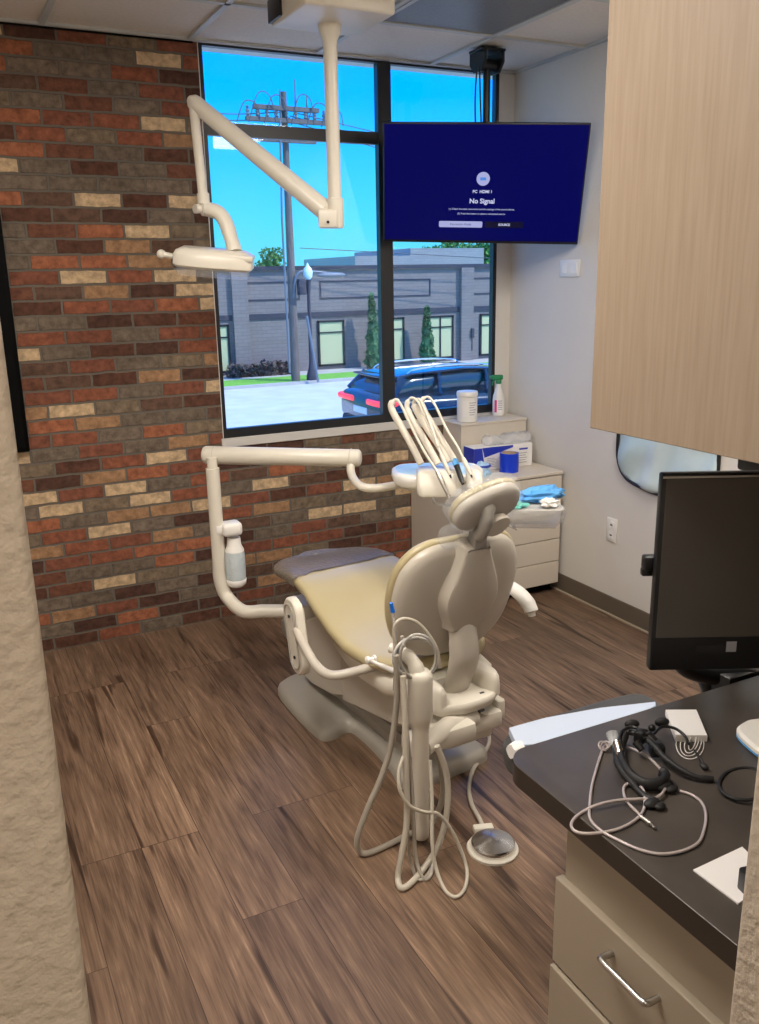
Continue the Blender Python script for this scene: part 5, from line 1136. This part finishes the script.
cp_('cable', lambda b: tube(b, cr([cz(x, y, c2z(i)) for i, (x, y) in enumerate(cab2)], 6), .0028, 8), M['cable'])
cp_('cable', lambda b: tube(b, cr([cz(613, 752, .01), cz(618, 763, .008), cz(626, 772, .012), cz(634, 781, .010), cz(648, 781, .006), cz(664, 781, .006)], 5), .0024, 8), M['cable'])
for k in range(3):
    cp_('cable_tie', lambda b: tube(b, [cz(603+k*2, 746, .010)+Vector((.010*math.cos(a), .010*math.sin(a)*.8, .006*math.sin(a+k))) for a in [2*PI*i/18 for i in range(18)]], .0018, 6, closed=True), M['cable'])
cp_('plug', lambda b: (tube(b, [cz(640, 816, .005), cz(651, 824, .005)], [.0045, .005], 12), cyl(b, cz(651, 824, .005), cz(655, 828, .005), .003, n=10)), M['brushed'])

bx = [cz(665, 716, 0), cz(696, 716, 0), cz(707, 742, 0), cz(675, 742, 0)]
b = B(); pillow(b, [(p.x, p.y) for p in bx], [(.001, CZ+.0004), (0, CZ+.002), (0, CZ+.014), (.001, CZ+.016)], None, smooth=False)
solo('white_case', b, M['paper'], 'small flat white box behind the loupes on the countertop', 'box', (sum(p.x for p in bx)/4, sum(p.y for p in bx)/4, CZ), smooth=30)
gs = thing('wire_coil', 'loose coil of thin clear wire in front of the small white box', 'wire', cz(690, 742, 0))
for k in range(4):
    P = [cz(689+(11+k*.9)*math.cos(a)*(1-.12*k)+k*1.0, 745+(15-k*1.1)*math.sin(a)-k*.6, .018+.003*k+.002*math.sin(a*2+k)) if False else cz(690+(14-k*3.4)*math.cos(a+.2*k)+k*.8, 744+(15-k*2.2)*math.sin(a)-k*.8, .0025+.0028*k+.001*math.sin(a*2+k)) for a in [2*PI*i/26 for i in range(26)]]
    b = B(); tube(b, P, .0009, 6, closed=True); obj('wire_loop', b, M['white'], gs, world=True)
b = B(); tube(b, [cz(694, 750, .02), cz(699, 757, .014), cz(704, 765, .010)], [.002, .003], 8); ell(b, cz(704, 766, .008), (.007, .010, .005)); obj('black_tag', b, M['rubber'], gs, world=True)
# rounded white case with a blue underside
wq = [(736, 738), (742, 730), (752, 727), (770, 727), (785, 740), (780, 756), (762, 760), (750, 753)]
wp = [cz(x, y, 0) for x, y in wq]; wm = sum(wp, Vector())/len(wp)
ph = thing('rounded_case', 'white rounded case with a blue underside at the right edge of the countertop', 'case', (wm.x, wm.y, CZ))
b = B(); pillow(b, [(p.x, p.y) for p in wp], [(.004, CZ+.0005), (0, CZ+.004), (0, CZ+.009)], None, 4); obj('blue_underside', b, M['bluewrap'], ph, world=True)
b = B(); pillow(b, [(p.x, p.y) for p in wp], [(0, CZ+.0092), (0, CZ+.016), (.006, CZ+.022)], None, 4); obj('white_lid', b, M['white'], ph, world=True)
P = [cz(745+26*math.cos(a), 784+16*math.sin(a), .004+.004*math.sin(a)) for a in [2*PI*i/40 for i in range(40)]]
b = B(); tube(b, P, .0036, 8, closed=True); solo('black_band', b, M['rubber'], 'loop of thin black cord at the right edge of the countertop', 'cord', cz(745, 784, 0), smooth=60)
pq = [cz(693, 871, 0), cz(742, 848, 0), cz(775, 880, 0), cz(738, 905, 0)]
b = B(); pillow(b, [(p.x, p.y) for p in pq], [(0, CZ+.0003), (0, CZ+.0025), (.0005, CZ+.003)], None, smooth=False)
solo('paper_sheet', b, M['paper'], 'white folded paper sheet near the front of the countertop', 'paper', (sum(p.x for p in pq)/4, sum(p.y for p in pq)/4, CZ), smooth=30)
ks = at_z(737, 905, CZ); ke = at_z(741, 935, CZ)
b = B(); bbox(b, (ks.x+.033, ks.y-.025, CZ+.021), (.03, .10, .04), -.2, .004); solo('black_holder', b, M['black'], 'small black holder beside the paper, half hidden by the doorway edge', 'holder', (ks.x+.033, ks.y-.025, CZ+.0006), smooth=35)
